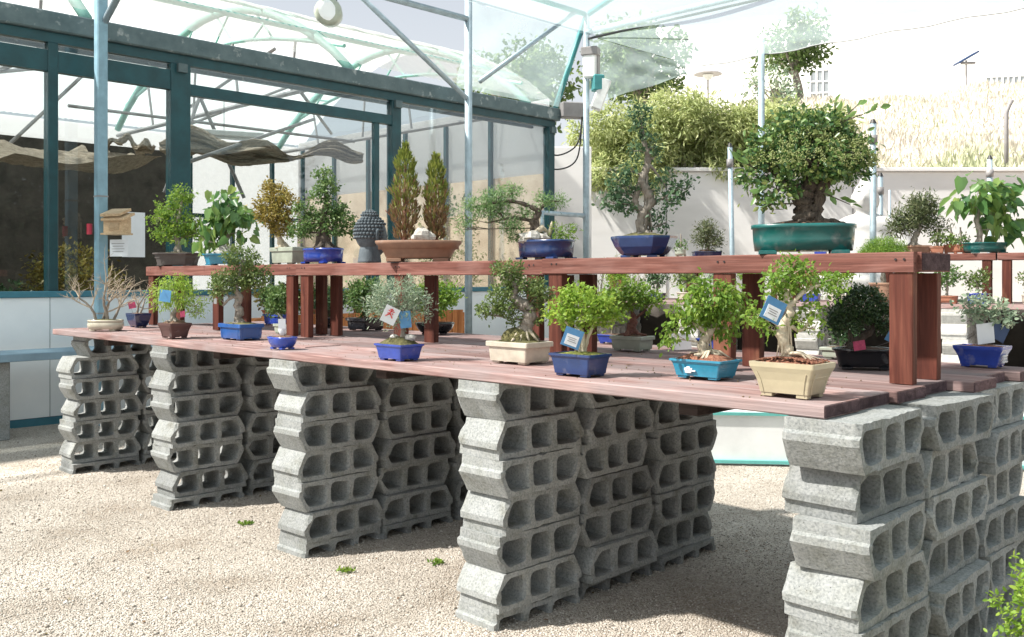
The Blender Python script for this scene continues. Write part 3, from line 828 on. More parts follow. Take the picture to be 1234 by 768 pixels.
# low white platform behind the table
pl = empty('raised_platform', (3.3, 9.5, 0))
b = MB(); b.box((3.2, 9.6, .235), (3.6, 1.35, .235), R(-6), .01); bw(b, 'slab', M['slab'], pl)
b = MB(); b.box((3.2 - .142, 9.6 - 1.36, .455), (3.62, .014, .013), R(-6)); bw(b, 'edge_trim', M['tealtrim'], pl)
b = MB(); b.box((3.2 - .142, 9.6 - 1.36, .035), (3.62, .02, .014), R(-6)); bw(b, 'edge_trim', M['tealtrim'], pl)
tag(pl, 'low white platform edged with turquoise strips behind the block stacks', 'platform')

# far white warehouse
wh = empty('warehouse', (40, 78, 0)); wa = R(-12)
def whbox(name, mat, cx, cz, hx, hz_, proud, parent=wh, d=.1):
    xv = Vector((math.cos(wa), math.sin(wa), 0)); yv = Vector((-math.sin(wa), math.cos(wa), 0))
    c = Vector((40, 78, 0)) + xv * cx + Vector((0, 0, cz)) - yv * proud
    m = MB(); m.box(c, (hx, d, hz_), ax=(xv, yv, Vector((0, 0, 1)))); o = m.build(name, mat, parent)
    o.location = -wh.location
    return o
m_ = MB(); m_.box((40 + 5 * math.cos(wa) + 10 * -math.sin(wa) * 1, 78 + 10 * math.cos(wa), 12), (34, 10, 12), wa)
bw(m_, 'wall', M['whitebuild'], wh)
def whwin(px0, px1, py0, py1, nxp, nzp):
    yf = 78.0
    # locate on facade
    def loc(px):
        k = (px - 617) / 1145
        # point 40+a*cos, 78+a*sin
        return (k * 78 - 40) / (math.cos(wa) - k * math.sin(wa))
    a0, a1 = loc(px0), loc(px1); Y = 78 + (a0 + a1) / 2 * math.sin(wa)
    z1 = EYE + (335 - py0) * Y / 1145; z0 = EYE + (335 - py1) * Y / 1145
    w = whbox('window', M['bwin'], (a0 + a1) / 2, (z0 + z1) / 2, (a1 - a0) / 2, (z1 - z0) / 2, .06)
    for i in range(nxp + 1):
        whbox('frame', M['bframe'], a0 + (a1 - a0) * i / nxp, (z0 + z1) / 2, .07, (z1 - z0) / 2, .12, w).location = (0, 0, 0)
    for j in range(nzp + 1):
        whbox('frame', M['bframe'], (a0 + a1) / 2, z0 + (z1 - z0) * j / nzp, (a1 - a0) / 2, .06, .125, w).location = (0, 0, 0)
whwin(976, 999, 85, 126, 3, 3)
whwin(1187, 1262, 92, 112, 11, 1)
tag(wh, 'huge white warehouse with a gridded grey window beyond the slope', 'building')

# ------------------------------------------------------------ trees and hedge
def tree(label, x, y, zb, zc, rx, rz, leaf, size, seed, dens=1.0, lean=0.0, group=None):
    rg = random.Random(seed); rr = np.random.RandomState(seed)
    root = empty('tree', (x, y, zb)); tag(root, label, 'tree', group)
    h = zc - zb
    t = MB(); pa, ra = smooth_path([(0, 0, 0), (.1 * rx, 0, h * .35), (lean * .5, .1, h * .7), (lean, 0, h)], [.13 * rx, .10 * rx, .075 * rx, .04 * rx], 5)
    t.tube(pa, ra, 8); pads = []
    for i in range(15):
        d = Vector((rg.gauss(0, 1), rg.gauss(0, 1), rg.gauss(0.1, .9))); d.normalize()
        q = rg.uniform(.35, .8)
        c = Vector((lean + d.x * rx * q, d.y * rx * q, h + d.z * rz * q))
        s_ = rg.uniform(.28, .42)
        pads.append((c.x, c.y, c.z, rx * s_, rx * s_, rz * s_ * .8))
        st = pa[rg.randint(len(pa) // 2, len(pa) - 1)]
        t.tube([st, (st + c) / 2 + Vector((0, 0, .1 * rz)), c], [.04 * rx, .025 * rx, .01 * rx], 5, cap=False)
    t.build('trunk', M['bark_grey'], root, smooth=True)
    a, b, c, rn = pads_to_leaves(pads, size, rr, dens, 0.2)
    scatter_mesh('crown', leaf_tpl('oval'), a, b, c, size * rr.uniform(.7, 1.3, len(a)), rn, leaf, root)
    return root
tree('broad round leafy tree seen through the net above the hedge', 4.6, 34, 6.0, 9.2, 2.1, 2.0, LF['tree'], .22, 3, .55)
tree('small slender leafy tree with the net edge crossing its crown', 13.4, 45, 9.0, 12.7, 2.1, 1.9, LF['tree'], .22, 4, .4)
tree('sparse pale sapling growing under the slender tree', 12.2, 44, 8.6, 10.4, 1.5, 1.5, LF['silver'], .17, 6, .16)
tree('leafy tree rising behind the glasshouse roof end', .6, 36, 0, 8.9, 2.6, 1.9, LF['tree'], .22, 8, .5)
hg = empty('hedge', (4.4, 22.0, 3.8)); rr = np.random.RandomState(12); pads = []
for i in range(80):
    x = 1.7 + 5.6 * (i + rr.rand()) / 80; tz = 5.42 + .18 * math.sin(x * 2.1) - .12 * max(0, x - 5.2)
    z0 = 3.85 if x < 3.4 else 4.15
    zc = rr.uniform(z0, tz); pads.append((x - 4.4, rr.uniform(-1.1, .5) if zc > 4.2 else rr.uniform(-1.25, -.9), zc - 3.8, .5, .4, .38))
a, b_, c, rn = pads_to_leaves(pads, .10, rr, .75, .5, clump=14)
scatter_mesh('foliage', leaf_tpl('narrow'), a, b_, c, .15 * rr.uniform(.7, 1.4, len(a)), np.clip(rn + .12, 0, 1), LF['hedge'], hg)
st = MB()
for i in range(22):
    x = 1.9 + 5.2 * i / 22 - 4.4; st.tube([(x, .1, -.1), (x + rr.normal() * .1, -.1, .6), (x + rr.normal() * .2, -.3, 1.0)], [.025, .018, .008], 5)
st.build('stems', M['bark_grey'], hg)
tag(hg, 'yellow green clipped hedge hanging over the white retaining wall', 'hedge')
for i, (x, y, h, wd, sd, lab) in enumerate([(1.55, 17.2, 1.9, .55, 31, 'wispy pale green shrub growing between steel post and white wall'),
                                           (2.35, 18.6, 2.3, .5, 32, 'sparse twiggy shrub at the foot of the white retaining wall'),
                                           (5.0, 15.5, 1.75, .5, 33, 'small silvery bush standing beyond the big teal pot')]):
    r0 = empty('shrub', (x, y, 0)); tag(r0, lab, 'shrub'); rr = np.random.RandomState(sd); m = MB(); P = []; X = []
    for j in range(46):
        e = Vector((rr.normal() * wd * .7, rr.normal() * wd * .5, h * rr.uniform(.55, 1.1))); mid = e * .5 + Vector((rr.normal() * .06, 0, .1))
        m.tube([(rr.normal() * .05, 0, 0), mid, e], [.008, .006, .003], 4)
        for q in range(34):
            f = rr.uniform(.35, 1); P.append(tuple(Vector((0, 0, 0)).lerp(e, f) + Vector(rr.normal(size=3)) * .06)); X.append(tuple(rr.normal(size=3) + np.array([0, 0, .6])))
    m.build('stems', M['twig'], r0)
    scatter_mesh('foliage', leaf_tpl('narrow'), np.array(P), np.array(X), rr.normal(size=(len(P), 3)), rr.uniform(.04, .10, len(P)), rr.rand(len(P)), LF['silver'] if i == 2 else LF['hedge'], r0)

# ------------------------------------------------------------ fence posts and street lamps
def post(label, x, y, z0, z1, r, mat, cap=True, group=None, bend=None, lean=0):
    root = empty('fence_post', (x, y, z0)); tag(root, label, 'post', group)
    pth = [(0, 0, 0), (lean, 0, z1 - z0)]
    if bend: pth += [(lean + bend[0] * .5, 0, z1 - z0 + bend[1] * .6), (lean + bend[0], 0, z1 - z0 + bend[1])]
    m = MB(); m.tube(pth, r, 10); m.build('shaft', mat, root, smooth=True)
    if cap:
        m = MB(); m.tube([(lean, 0, z1 - z0 - .34), (lean, 0, z1 - z0 - .2)], r * 1.35, 10); m.build('collar', M['boxgrey'], root, smooth=True)
        m = MB(); m.tube([(lean, 0, z1 - z0), (lean, 0, z1 - z0 + .07)], [r * 1.1, r * .5], 10); m.build('cap', M['cable'], root)
post('leaning slim steel post beside the big teal potted tree', 3.75, 16, 0, 3.85, .042, M['galv'], lean=-.08)
post('tallest slim steel post with a black cap near the white statue', 6.08, 16, 0, 4.25, .055, M['galv'])
post('mid height slim steel post between the tall capped post and the thin rod', 6.9, 17.8, 0, 3.55, .05, M['galv'])
post('thin short steel rod in front of the white retaining wall', 7.95, 20, 0, 3.5, .025, M['galv'], cap=False)
post('slim steel post standing behind the broad leaved potted tree', 9.05, 18, 0, 3.9, .05, M['galv'])
post('dark bent fence post on the grass slope above the wall', 11.55, 22.2, 3.8, 5.5, .05, M['boxgrey'], cap=False, bend=(.13, .3))
post('short dark fence post on the slope behind the big potted tree', 7.55, 22.2, 3.8, 5.3, .045, M['boxgrey'], cap=False)
def lamp(label, x, y, z0, z1, kind):
    root = empty('street_lamp', (x, y, z0)); tag(root, label, 'street lamp')
    m = MB(); m.tube([(0, 0, 0), (0, 0, z1 - z0)], [.06, .04], 8); m.build('pole', M['boxgrey'], root)
    h = z1 - z0; m = MB()
    if kind == 'panel':
        xa = Vector((.86, 0, .5)); za = Vector((-.5, 0, .86)); m.box((.0, 0, h + .1), (.62, .35, .05), ax=(xa, Vector((0, 1, 0)), za), ch=.02); m.build('solar_panel', M['tag_dark'], root)
        m = MB(); m.box((.1, 0, h - .15), (.35, .12, .06), ch=.02); m.build('lamp_head', M['boxgrey'], root)
    else:
        m.tube([(0, 0, h - .35), (0, 0, h - .1)], [.16, .28], 10); m.build('lamp_head', M['boxwhite'], root)
        m = MB(); m.tube([(0, 0, h - .08), (0, 0, h)], [.72, .62], 12); m.build('disc_shade', M['boxgrey'], root)
lamp('street lamp with a tilted dark solar panel before the white warehouse', 23.9, 50, 8.5, 13.1, 'panel')
lamp('faint street lamp with a flat disc top above the hedge', 9.9, 48, 8.0, 12.0, 'disc')

# ============================================================ GLASSHOUSE
S0, S1, T0, T1 = 9.72, 17.7, -5.2, 9.42
GB = 4.62
gh = empty('glasshouse', W(S0, 2.0, 0))
def gpart(name, mat, *a, ch=0.0, parent=None):
    m = MB(); wbox(m, *a, ch); o = m.build(name, mat, parent or gh)
    o.location = -gh.location if (parent is None) else (0, 0, 0)
    return o
gpart('gutter', M['gutter'], S0 - .10, S0 + .14, T0, T1 + .12, GB - .19, GB + .03, ch=.015)
gpart('eaves_beam', M['greensteel'], S0 - .03, S0 + .1, T0, T1 + .05, GB - .31, GB - .195)
for t, w in ((-3.2, .10), (.94, .055), (2.46, .13), (5.88, .085), (T1 - .06, .075)):
    gpart('post', M['greensteel'], S0 - .05, S0 + .1, t - w, t + w, 0.0, GB - .312, ch=.008)
for t in (2.46, 5.88, T1 - .06):
    gpart('bracket', M['gutter'], S0 - .105, S0 - .052, t - .06, t + .06, GB - .42, GB - .315)
gpart('transom', M['greensteel'], S0 - .035, S0 + .06, T0, .885, 3.98, 4.22)
gpart('transom', M['greensteel'], S0 - .035, S0 + .06, .995, 2.33, 3.98, 4.22)
gpart('transom', M['greensteel'], S0 - .035, S0 + .06, 2.59, 5.795, 3.94, 4.08)
gpart('door_post', M['greensteel'], S0 - .02, S0 + .05, 5.48, 5.57, 1.5, 3.94)
gpart('sill', M['sill'], S0 - .09, S0 + .1, T0, 2.33, 1.43, 1.50, ch=.006)
gpart('sill', M['sill'], S0 - .09, S0 + .1, 2.59, 5.795, 1.43, 1.50, ch=.006)
gpart('sill', M['sill'], S0 - .09, S0 + .1, 5.965, T1 - .135, 1.43, 1.50, ch=.006)
t = T0
while t < T1 - .2:
    t2 = min(t + 1.22, T1)
    gpart('wall_panel', M['whitepanel'], S0 - .058, S0 + .03, t + .004, t2 - .004, .09, 1.428)
    t = t2
gpart('skirting', M['sill'], S0 - .064, S0 + .03, T0, T1, .0, .085)
for (a, b_, z0, z1) in ((T0, -3.31, 1.5, 3.98), (-3.09, .885, 1.5, 3.98), (.995, 2.33, 1.5, 3.98), (2.59, 5.48, 1.5, 3.94), (5.57, 5.795, 1.5, 3.94), (5.965, T1 - .135, 1.5, GB - .31),
                        (T0, 2.33, 4.22, GB - .31), (2.59, 5.795, 4.08, GB - .31)):
    gpart('pane', M['glass'], S0 + .008, S0 + .014, a, b_, z0, z1)
# perforated rail behind the top lights
m = MB(); wbox(m, S0 + .25, S0 + .30, T0, 9.2, 4.30, 4.42); o = bw(m, 'slotted_rail', M['gutter'], gh)
for i in range(74):
    tt = -1.4 + i * .14; q = MB(); wbox(q, S0 + .242, S0 + .249, tt, tt + .07, 4.345, 4.375); r_ = q.build('slot', M['boxwhite'], o)
# hoops with their lattice
def arc(q): return GB + .05 + 1.55 * math.sin(math.pi * q) ** .85
for t in (-2.4, 1.35, 5.1, 8.85):
    pth = [W(S0 + .05 + (S1 - S0 - .05) * i / 18, t, arc(i / 18)) for i in range(19)]
    m = MB(); m.tube(pth, .065, 8); hoop = bw(m, 'hoop', M['mint'], gh, True)
    m = MB(); lo = [W(S0 + .2 + (S1 - S0 - .3) * q, t, GB + .42 + .62 * math.sin(math.pi * q)) for q in [i / 12 for i in range(13)]]
    m.tube(lo, .032, 6); m.build('lower_chord', M['mint'], hoop)
    m = MB(); m.tube([W(S0 + .1, t, GB - .08), W(S1, t, GB - .08)], .04, 6); m.build('tie_bar', M['boxgrey'], hoop)
    for i in range(1, 12):
        m = MB(); a = lo[i]; q = (i + (.9 if i % 2 else -.9)) / 12 * .97 + .02
        m.tube([a, W(S0 + .05 + (S1 - S0 - .05) * q, t, arc(q))], .02, 5); m.build('strut', M['mint'], hoop)
    for i in range(4):
        m = MB(); q = .2 + .2 * i; m.tube([W(S0 + (S1 - S0) * q, t, GB - .08), lo[int(q * 12) + (i % 2)]], .024, 5); m.build('strut', M['boxgrey'], hoop)
# interior braces
for (a, b_) in (((S0 + 1.2, .2, 4.0), (S0 + 4.5, 2.6, 5.0)), ((S0 + 1.0, 3.0, 3.2), (S0 + 3.2, 6.6, 4.5)), ((S0 + 3.2, 3.8, 3.0), (S0 + 3.2, 4.4, 4.6)), ((S0 + 3.2, 5.2, 3.0), (S0 + 3.2, 4.4, 4.6)),
                ((S0 + 4, 1.2, 3), (S0 + 4, 3, 5.0)), ((S0 + 6, 5.2, 4.6), (S0 + 2.4, 5.3, 5.4)), ((S0 + 6, 5.2, 4.4), (S0 + 5, 7.6, 5.6)), ((S0 + 1.2, 5.0, 4.5), (S0 + 4.4, 7.8, 4.5)), ((S0 + 5, 3.0, 4.5), (S0 + 5, 8.8, 4.5))):
    m = MB(); m.tube([W(*a), W(*b_)], .03, 6); bw(m, 'brace', M['boxgrey'], gh)
# roof sheets, corrugated across
def roof_sheet(ta, tb):
    nt = int((tb - ta) / .055); ns = 14; P = []
    for j in range(ns + 1):
        q = j / ns
        for i in range(nt + 1):
            tt = ta + (tb - ta) * i / nt
            P.append(tuple(W(S0 + .03 + (S1 - S0) * q, tt, arc(q) + .10 + .012 * math.cos(i * math.pi * .9))))
    m = MB(); m.add(P, [(j * (nt + 1) + i, j * (nt + 1) + i + 1, (j + 1) * (nt + 1) + i + 1, (j + 1) * (nt + 1) + i) for j in range(ns) for i in range(nt)])
    bw(m, 'roof_sheet', M['poly'], gh, True)
for a, b_ in ((T0, -2.41), (-2.39, 1.34), (1.36, 5.09), (5.11, 8.84), (8.86, T1 + .1)): roof_sheet(a, b_)
# purlins along the roof
for q in (.12, .3, .5, .72):
    m = MB(); m.tube([W(S0 + (S1 - S0) * q, T0, arc(q) + .05), W(S0 + (S1 - S0) * q, T1 + .1, arc(q) + .05)], .028, 6); bw(m, 'purlin', M['mint'], gh)
# back wall: translucent above, shade put into the dark colour below; far gable
gpart('back_sheet', M['polywall'], S1 + .05, S1 + .08, T0, T1, 3.0, GB + .1)
gpart('back_wall', M['darkwall'], S1 - .2, S1 - .12, T0, 6.55, 0, 4.3)
gpart('back_sheet', M['polywall'], S1 + .05, S1 + .08, T0, T1, 0, 2.99)
gpart('gable_wall', M['beigewall'], S0 + .05, S1, T1 - .08, T1 + .02, 0, 3.5)  # beige colour stands in for the yard wall reflected in the right panes
gpart('gable_sheet', M['polywall'], S0 + .05, S1, T1 - .05, T1 - .02, 3.502, GB + .2)
for i in range(6):
    ss = S0 + 1.4 + i * 1.25; gpart('gable_post', M['greensteel'], ss, ss + .07, T1 - .16, T1 - .085, 0, GB)
for tt in (6.6, 7.6, 8.6): gpart('wall_post', M['greensteel'], S1 - .1, S1 + .0, tt, tt + .07, 0, GB)
gpart('wall_rail', M['greensteel'], S1 - .08, S1 + .01, 6.6, T1 - .1, 2.96, 3.04)
gpart('end_wall', M['darkwall'], S0 + .1, S1, T0 - .02, T0 + .08, 0, 3.6)
tag(gh, 'glasshouse with dark green posts, zinc gutter and arched translucent roof', 'greenhouse')

# things inside the glasshouse
def cloth_roll(label, pts, r, seed, sag=.06):
    """gathered cloth: a flat crumpled bundle with deep lengthwise folds and ragged ends"""
    rg = random.Random(seed); pa, ra = smooth_path([W(*p) for p in pts], [r] * len(pts), 16)
    nn = 44; rings = []; N_ = len(pa)
    ph = [rg.uniform(0, 6.28) for _ in range(8)]
    for i, p in enumerate(pa):
        d = (pa[min(i + 1, N_ - 1)] - pa[max(0, i - 1)]).normalized(); side = d.cross(Vector((0, 0, 1))).normalized(); upv = side.cross(d)
        f = i / (N_ - 1); k = (.75 + .35 * math.sin(f * 7 + ph[0]) + .25 * math.sin(f * 17 + ph[1])) * (.55 + .45 * min(1, 6 * f, 5 * (1 - f)))
        p2_ = p + Vector((0, 0, .06 * math.sin(f * 9 + ph[2]) - .05 * math.sin(f * 21 + ph[3])))
        ring = []
        for j in range(nn):
            a = 2 * math.pi * j / nn
            q = r * k * (1 + .24 * math.sin(5 * a + f * 5 + ph[4]) + .20 * math.sin(11 * a - f * 9 + ph[5]) + .12 * math.sin(17 * a + f * 23 + ph[6]) + rg.uniform(-.06, .06))
            ring.append(tuple(p2_ + side * math.cos(a) * q * 1.25 + upv * math.sin(a) * q * .72 + d * rg.uniform(-.02, .02)))
        rings.append(ring)
    m = MB(); m.loft(rings)
    e = pa[0]
    o = m.build('shade_cloth', M['cloth'], smooth=False); tag(o, label, 'shade cloth'); return o
cloth_roll('bunched beige shade cloth rolled up above the potted trees inside the glass', [(S0 + 2.4, 3.35, 3.62), (S0 + 2.0, 4.2, 3.62), (S0 + 1.6, 5.2, 3.58), (S0 + 1.1, 6.1, 3.60)], .21, 2)
cloth_roll('short loose beige cloth bundle behind the thick green post', [(S0 + 2.9, 2.7, 3.66), (S0 + 2.7, 3.0, 3.66), (S0 + 2.5, 3.3, 3.60)], .10, 7)
# drawn shade curtain over the dark bay
P = []; ns_, nt_ = 24, 60; rg = random.Random(4)
for j in range(ns_ + 1):
    for i in range(nt_ + 1):
        tt = -4.8 + 8.0 * i / nt_; ss = S0 + 2.0 + 3.2 * j / ns_
        P.append(tuple(W(ss, tt, 3.36 + .42 * (j / ns_) + .10 * math.sin(j * .9 + math.sin(i * .25) * 2) + .05 * math.sin(i * .7 + j) - .16 * math.sin(math.pi * ((i / 15.0) % 1)))))
m = MB(); m.add(P, [(j * (nt_ + 1) + i, j * (nt_ + 1) + i + 1, (j + 1) * (nt_ + 1) + i + 1, (j + 1) * (nt_ + 1) + i) for j in range(ns_) for i in range(nt_)])
tag(m.build('shade_curtain', M['cloth'], smooth=True), 'sagging beige shade curtain drawn under the roof of the dark bay', 'curtain')
lf = empty('strip_light', W(S0 + 2.6, 4.5, 3.95)); m = MB(); m.box((0, 0, 0), (.62, .06, .045), ROT + R(70), .012); m.build('housing', M['boxwhite'], lf)
m = MB(); m.tube([Vector((math.cos(ROT + R(70)), math.sin(ROT + R(70)), 0)) * q + Vector((0, 0, -.07)) for q in (-.58, .58)], .022, 8); m.build('tube', M['boxwhite'], lf)
m = MB(); m.tube([(0, 0, .04), (0, 0, .62)], .006, 5); m.build('hanger', M['cable'], lf)
tag(lf, 'unlit white strip light hanging over the beige cloth roll', 'light')
# dark planting benches inside
def indoor_plant(label, s, t, z, r, h, leaf, size, seed, dens=.6):
    return bonsai(label, W(s, t, z), 1.0, dict(shape='oval', L=r * .9, D=r * .9, h=.18, mat=M['p_terra'], prof='flare'), [([(0, 0, .15, .03), (0, 0, h * .5, .02), (0, 0, h * .8, .01)], M['bark_grey'])],
                  [(0, h * .75, r, h * .35, 0), (r * .4, h * .55, r * .7, h * .25, 0), (-r * .4, h * .6, r * .7, h * .25, 0)], ('oval', size, leaf), cat='plant', name='potted_plant', seed=seed, dens=dens)
tb = empty('plant_bench', W(S0 + 1.5, -.5, 0)); m = MB(); wbox(m, S0 + .9, S0 + 2.2, -3.6, 2.2, .92, .98); bw(m, 'top', M['boxgrey'], tb)
for ss in (S0 + 1.0, S0 + 2.1):
    for tt in (-3.4, -.6, 2.1):
        m = MB(); wbox(m, ss - .03, ss + .03, tt - .03, tt + .03, 0, .919); bw(m, 'leg', M['galv'], tb)
tag(tb, 'grey bench holding plants inside the dark glasshouse bay', 'bench')
indoor_plant('yellow olive bush on the indoor bench beside the bird box post', S0 + 1.5, 1.75, .981, .55, 1.0, LF['yellow'], .06, 41)
indoor_plant('green leafed plant on the indoor bench at the far left pane', S0 + 1.4, -.1, .981, .35, .75, LF['mid'], .06, 42)
indoor_plant('low reddish plant on the indoor bench between two green ones', S0 + 1.3, .25, .981, .28, .55, LF['reddish'], .05, 43)
indoor_plant('low dark green plant on the indoor bench next to the olive bush', S0 + 1.35, .85, .981, .3, .55, LF['dark'], .05, 44)
indoor_plant('tall sparse plant against the beige wall inside the right hand panes', S0 + 1.6, 8.4, 0, .6, 3.0, LF['elm'], .07, 45, .16)

# bird box, notices, pipes on the posts in front of the glass
SP = S0 - .42
def post_round(label, s, t, z1, r, mat, square=False):
    root = empty('canopy_post', W(s, t, 0)); m = MB()
    if square: m.box((0, 0, z1 / 2), (r, r, z1 / 2), ROT, .012)
    else: m.tube([(0, 0, 0), (0, 0, z1)], r, 14)
    m.build('shaft', mat, root, smooth=not square)
    m = MB(); m.box((0, 0, .012), (r * 2, r * 2, .012), ROT); m.build('base_plate', mat, root)
    tag(root, label, 'post'); return root
p1 = post_round('square blue grey post in front of the glass carrying a bird box', SP, 1.32, 6.2, .058, M['bluepost'], True)
for z in (1.25, 2.57): m = MB(); m.box((0, 0, z), (.0605, .0605, .008), ROT); m.build('joint_band', M['boxgrey'], p1)
p2 = post_round('round galvanised post standing before the pane with juniper in front', SP, 7.0, 6.2, .058, M['galv'])
p3 = post_round('round galvanised post at the glasshouse corner carrying electric boxes', SP, 9.85, 6.35, .058, M['galv'])
p4 = post_round('slender galvanised post behind the big teal potted tree', 7.76, 13.22, 6.2, .062, M['galv'])
# canopy frame and net
ZN = 5.80
fr = empty('pipe_canopy', W(4, 4, ZN))
def ftube(name, a, b_, r, mat=M['galv'], parent=fr):
    m = MB(); m.tube([W(*a), W(*b_)], r, 8); return bw(m, name, mat, parent, True)
ftube('beam', (SP, -5, ZN - .12), (SP, 7.0, ZN - .12), .05)
ftube('beam', (SP, 9.85, ZN + .2), (-5, 9.85, ZN + .2), .055)
ftube('cable', (SP, 9.85, ZN + .08), (-5, 9.85, ZN + .10), .022, M['cable'])
ftube('beam', (SP, 6.5, ZN + .52), (SP, 9.85, ZN + .52), .045, M['tealsteel'])
ftube('brace', (SP, 4.75, ZN - .1), (SP, 6.95, 4.45), .04)
ftube('brace', (SP, 7.25, 4.75), (SP, 9.55, ZN + .5), .04)
ftube('brace', (SP - .04, 1.35, 4.55), (SP - 2.0, 1.35, 5.75), .04)
ftube('brace', (SP, 9.85, ZN + .5), (S0 + .02, T1 + .1, GB + .04), .05, M['tealsteel'])
ftube('brace', (SP, 9.85, ZN + .5), (SP - 1.2, 10.5, ZN + 1.3), .05, M['tealsteel'])
tag(fr, 'galvanised tube frame joining the tall posts overhead', 'canopy')
# the net: a sagging sheet
NSx, NTx = 60, 60; P = []
for j in range(NTx + 1):
    for i in range(NSx + 1):
        s_, t_ = -9 + 18.2 * i / NSx, -9 + 22.3 * j / NTx
        P.append(tuple(W(s_, t_, ZN + .12 - .05 * (1 - math.cos(2 * math.pi * s_ / 4.6)) * (1 - math.cos(2 * math.pi * (t_ - 13.3) / 5.6)) * .6 + (.02 * math.sin(s_ * 5) if j == NTx else 0))))
m = MB(); m.add(P, [(j * (NSx + 1) + i, j * (NSx + 1) + i + 1, (j + 1) * (NSx + 1) + i + 1, (j + 1) * (NSx + 1) + i) for j in range(NTx) for i in range(NSx)])
nt = m.build('shade_net', M['net'], smooth=True); tag(nt, 'thin pale turquoise shade net stretched overhead between the posts', 'net')
m = MB(); m.tube([W(-9 + 18.2 * i / 60, 13.3, ZN + .12 + .02 * math.sin((-9 + 18.2 * i / 60) * 5)) for i in range(61)], .012, 5)
m.build('edge_rope', M['boxgrey'], nt)
def flap(c4, n=12):
    A_, B_, C_, D_ = [W(*c) for c in c4]; P_ = []
    for j in range(n + 1):
        for i in range(n + 1):
            a_, b_ = i / n, j / n; q = (A_ * (1 - a_) + B_ * a_) * (1 - b_) + (D_ * (1 - a_) + C_ * a_) * b_
            P_.append(tuple(q + Vector((.03 * math.sin(i * 1.3 + j), .03 * math.cos(i * .9 - j), 0))))
    m = MB(); m.add(P_, [(j * (n + 1) + i, j * (n + 1) + i + 1, (j + 1) * (n + 1) + i + 1, (j + 1) * (n + 1) + i) for j in range(n) for i in range(n)]); m.build('side_flap', M['net'], nt, True)
flap(((SP + .02, 9.9, ZN + .15), (9.2, 13.3, ZN + .12), (9.2, 13.32, ZN + .05), (SP + .02, 9.92, 4.72)))
flap(((SP + .03, 7.1, ZN + .5), (SP + .03, 9.8, ZN + .5), (S0 - .05, 9.5, GB + .06), (S0 - .05, 7.1, GB + .06)))
# bird box
def at_post(dx, dy, z): return W(SP, 1.32, z) + Vector((dx, dy, 0))
bx = empty('bird_box', at_post(.21, -.06, 2.24)); bx.scale = (.82, .82, .82); yw = R(-20)
m = MB(); m.box((0, 0, 0), (.15, .10, .11), yw, .004); m.build('body', M['yellowwood'], bx)
for (z, dxo, hw) in ((.175, -.01, .165), (.115, .02, .19)):
    m = MB(); m.box((dxo, -.03, z), (hw, .12, .018), ax=(Vector((math.cos(yw), math.sin(yw), 0)), Vector((-math.sin(yw) * .9, math.cos(yw) * .9, .35)).normalized(), Vector((0, -.35, .93)))); m.build('roof_board', M['yellowwood'], bx)
m = MB(); m.box((.0, -.02, -.12), (.17, .12, .012), yw); m.build('floor_board', M['yellowwood'], bx)
m = MB(); m.box((.0, -.108, -.02), (.085, .006, .05), yw); m.build('front_panel', M['yellowwood'], bx)
tag(bx, 'pale wooden bird box with a double board roof on the blue post', 'bird box')
m = MB(); m.box((0, 0, 0), (.125, .002, .095)); nb = m.build('notice_paper', M['tag_white'], loc=at_post(.24, -.09, 1.985)); nb.rotation_euler[2] = yw
for i in range(4):
    q = MB(); q.box((-.01, -.0035, .05 - i * .03), (.09 - .015 * (i % 2), .0006, .003)); q.build('faint_print', M['boxgrey'], nb)
tag(nb, 'small white paper notice fixed below the bird box', 'notice')
m = MB(); m.box((0, 0, 0), (.002, .14, .27)); nb2 = m.build('notice_sheet', M['tag_white'], loc=W(S0 - .004, 1.88, 2.17)); nb2.rotation_euler[2] = ROT
tag(nb2, 'larger faded white sheet taped inside the glass behind the bird box', 'notice')
m = MB(); m.tube([(0, 0, -.06), (0, 0, .06)], .03, 10); rb = m.build('red_valve', M['reddark'], loc=at_post(-.12, -.02, 2.2)); tag(rb, 'small red fitting clipped to the blue post', 'fitting')
# electric boxes on the corner post
eb = empty('electric_box', W(SP - .10, 9.85, 5.40)); eb.scale = (.8, .8, .85); m = MB(); m.box((0, 0, 0), (.15, .12, .27), R(-20), .03); m.build('case', M['boxwhite'], eb)
m = MB(); m.box((0, .0, .28), (.19, .15, .09), R(-20), .02); m.build('hood', M['boxgrey'], eb)
m = MB(); m.box((.16, .02, -.02), (.03, .11, .28), R(-20), .01); m.build('side_cover', M['boxgrey'], eb)
pa, ra = smooth_path([(.1, -.1, -.27), (.14, -.1, -.5), (.2, -.1, -.55), (.22, -.1, -.3)], [.012] * 4); m = MB(); m.tube(pa, ra, 5); m.build('cable', M['cable'], eb)
tag(eb, 'white electric box with grey hood high on the corner post', 'electric box')
fl = empty('floodlight', W(SP - .25, 9.95, 4.88)); m = MB(); m.box((0, 0, 0), (.1, .09, .28), ax=(Vector((.94, 0, -.34)), Vector((0, 1, 0)), Vector((.34, 0, .94))), ch=.02); m.build('housing', M['boxwhite'], fl)
m = MB(); m.box((-.05, 0, .2), (.1, .1, .14), R(10), .02); m.build('bracket', M['tealsteel'], fl)
tag(fl, 'tilted floodlight on the corner post with teal bracket', 'floodlight')
jb = empty('junction_box', W(SP + .18, 9.72, 4.62)); m = MB(); m.box((0, 0, 0), (.24, .1, .14), R(15), .02); m.build('case', M['boxgrey'], jb)
for k_ in range(2):
    pa, ra = smooth_path([(.15, -.05, -.1), (.05, -.1, -.62 - .25 * k_), (-.32, -.05, -.8 - .25 * k_), (-.55, .1, -.55 - .3 * k_)], [.014] * 4, 8); m = MB(); m.tube(pa, ra, 5); m.build('cable', M['cable'], jb, True)
tag(jb, 'grey junction box at the gutter end with looping cables', 'electric box')
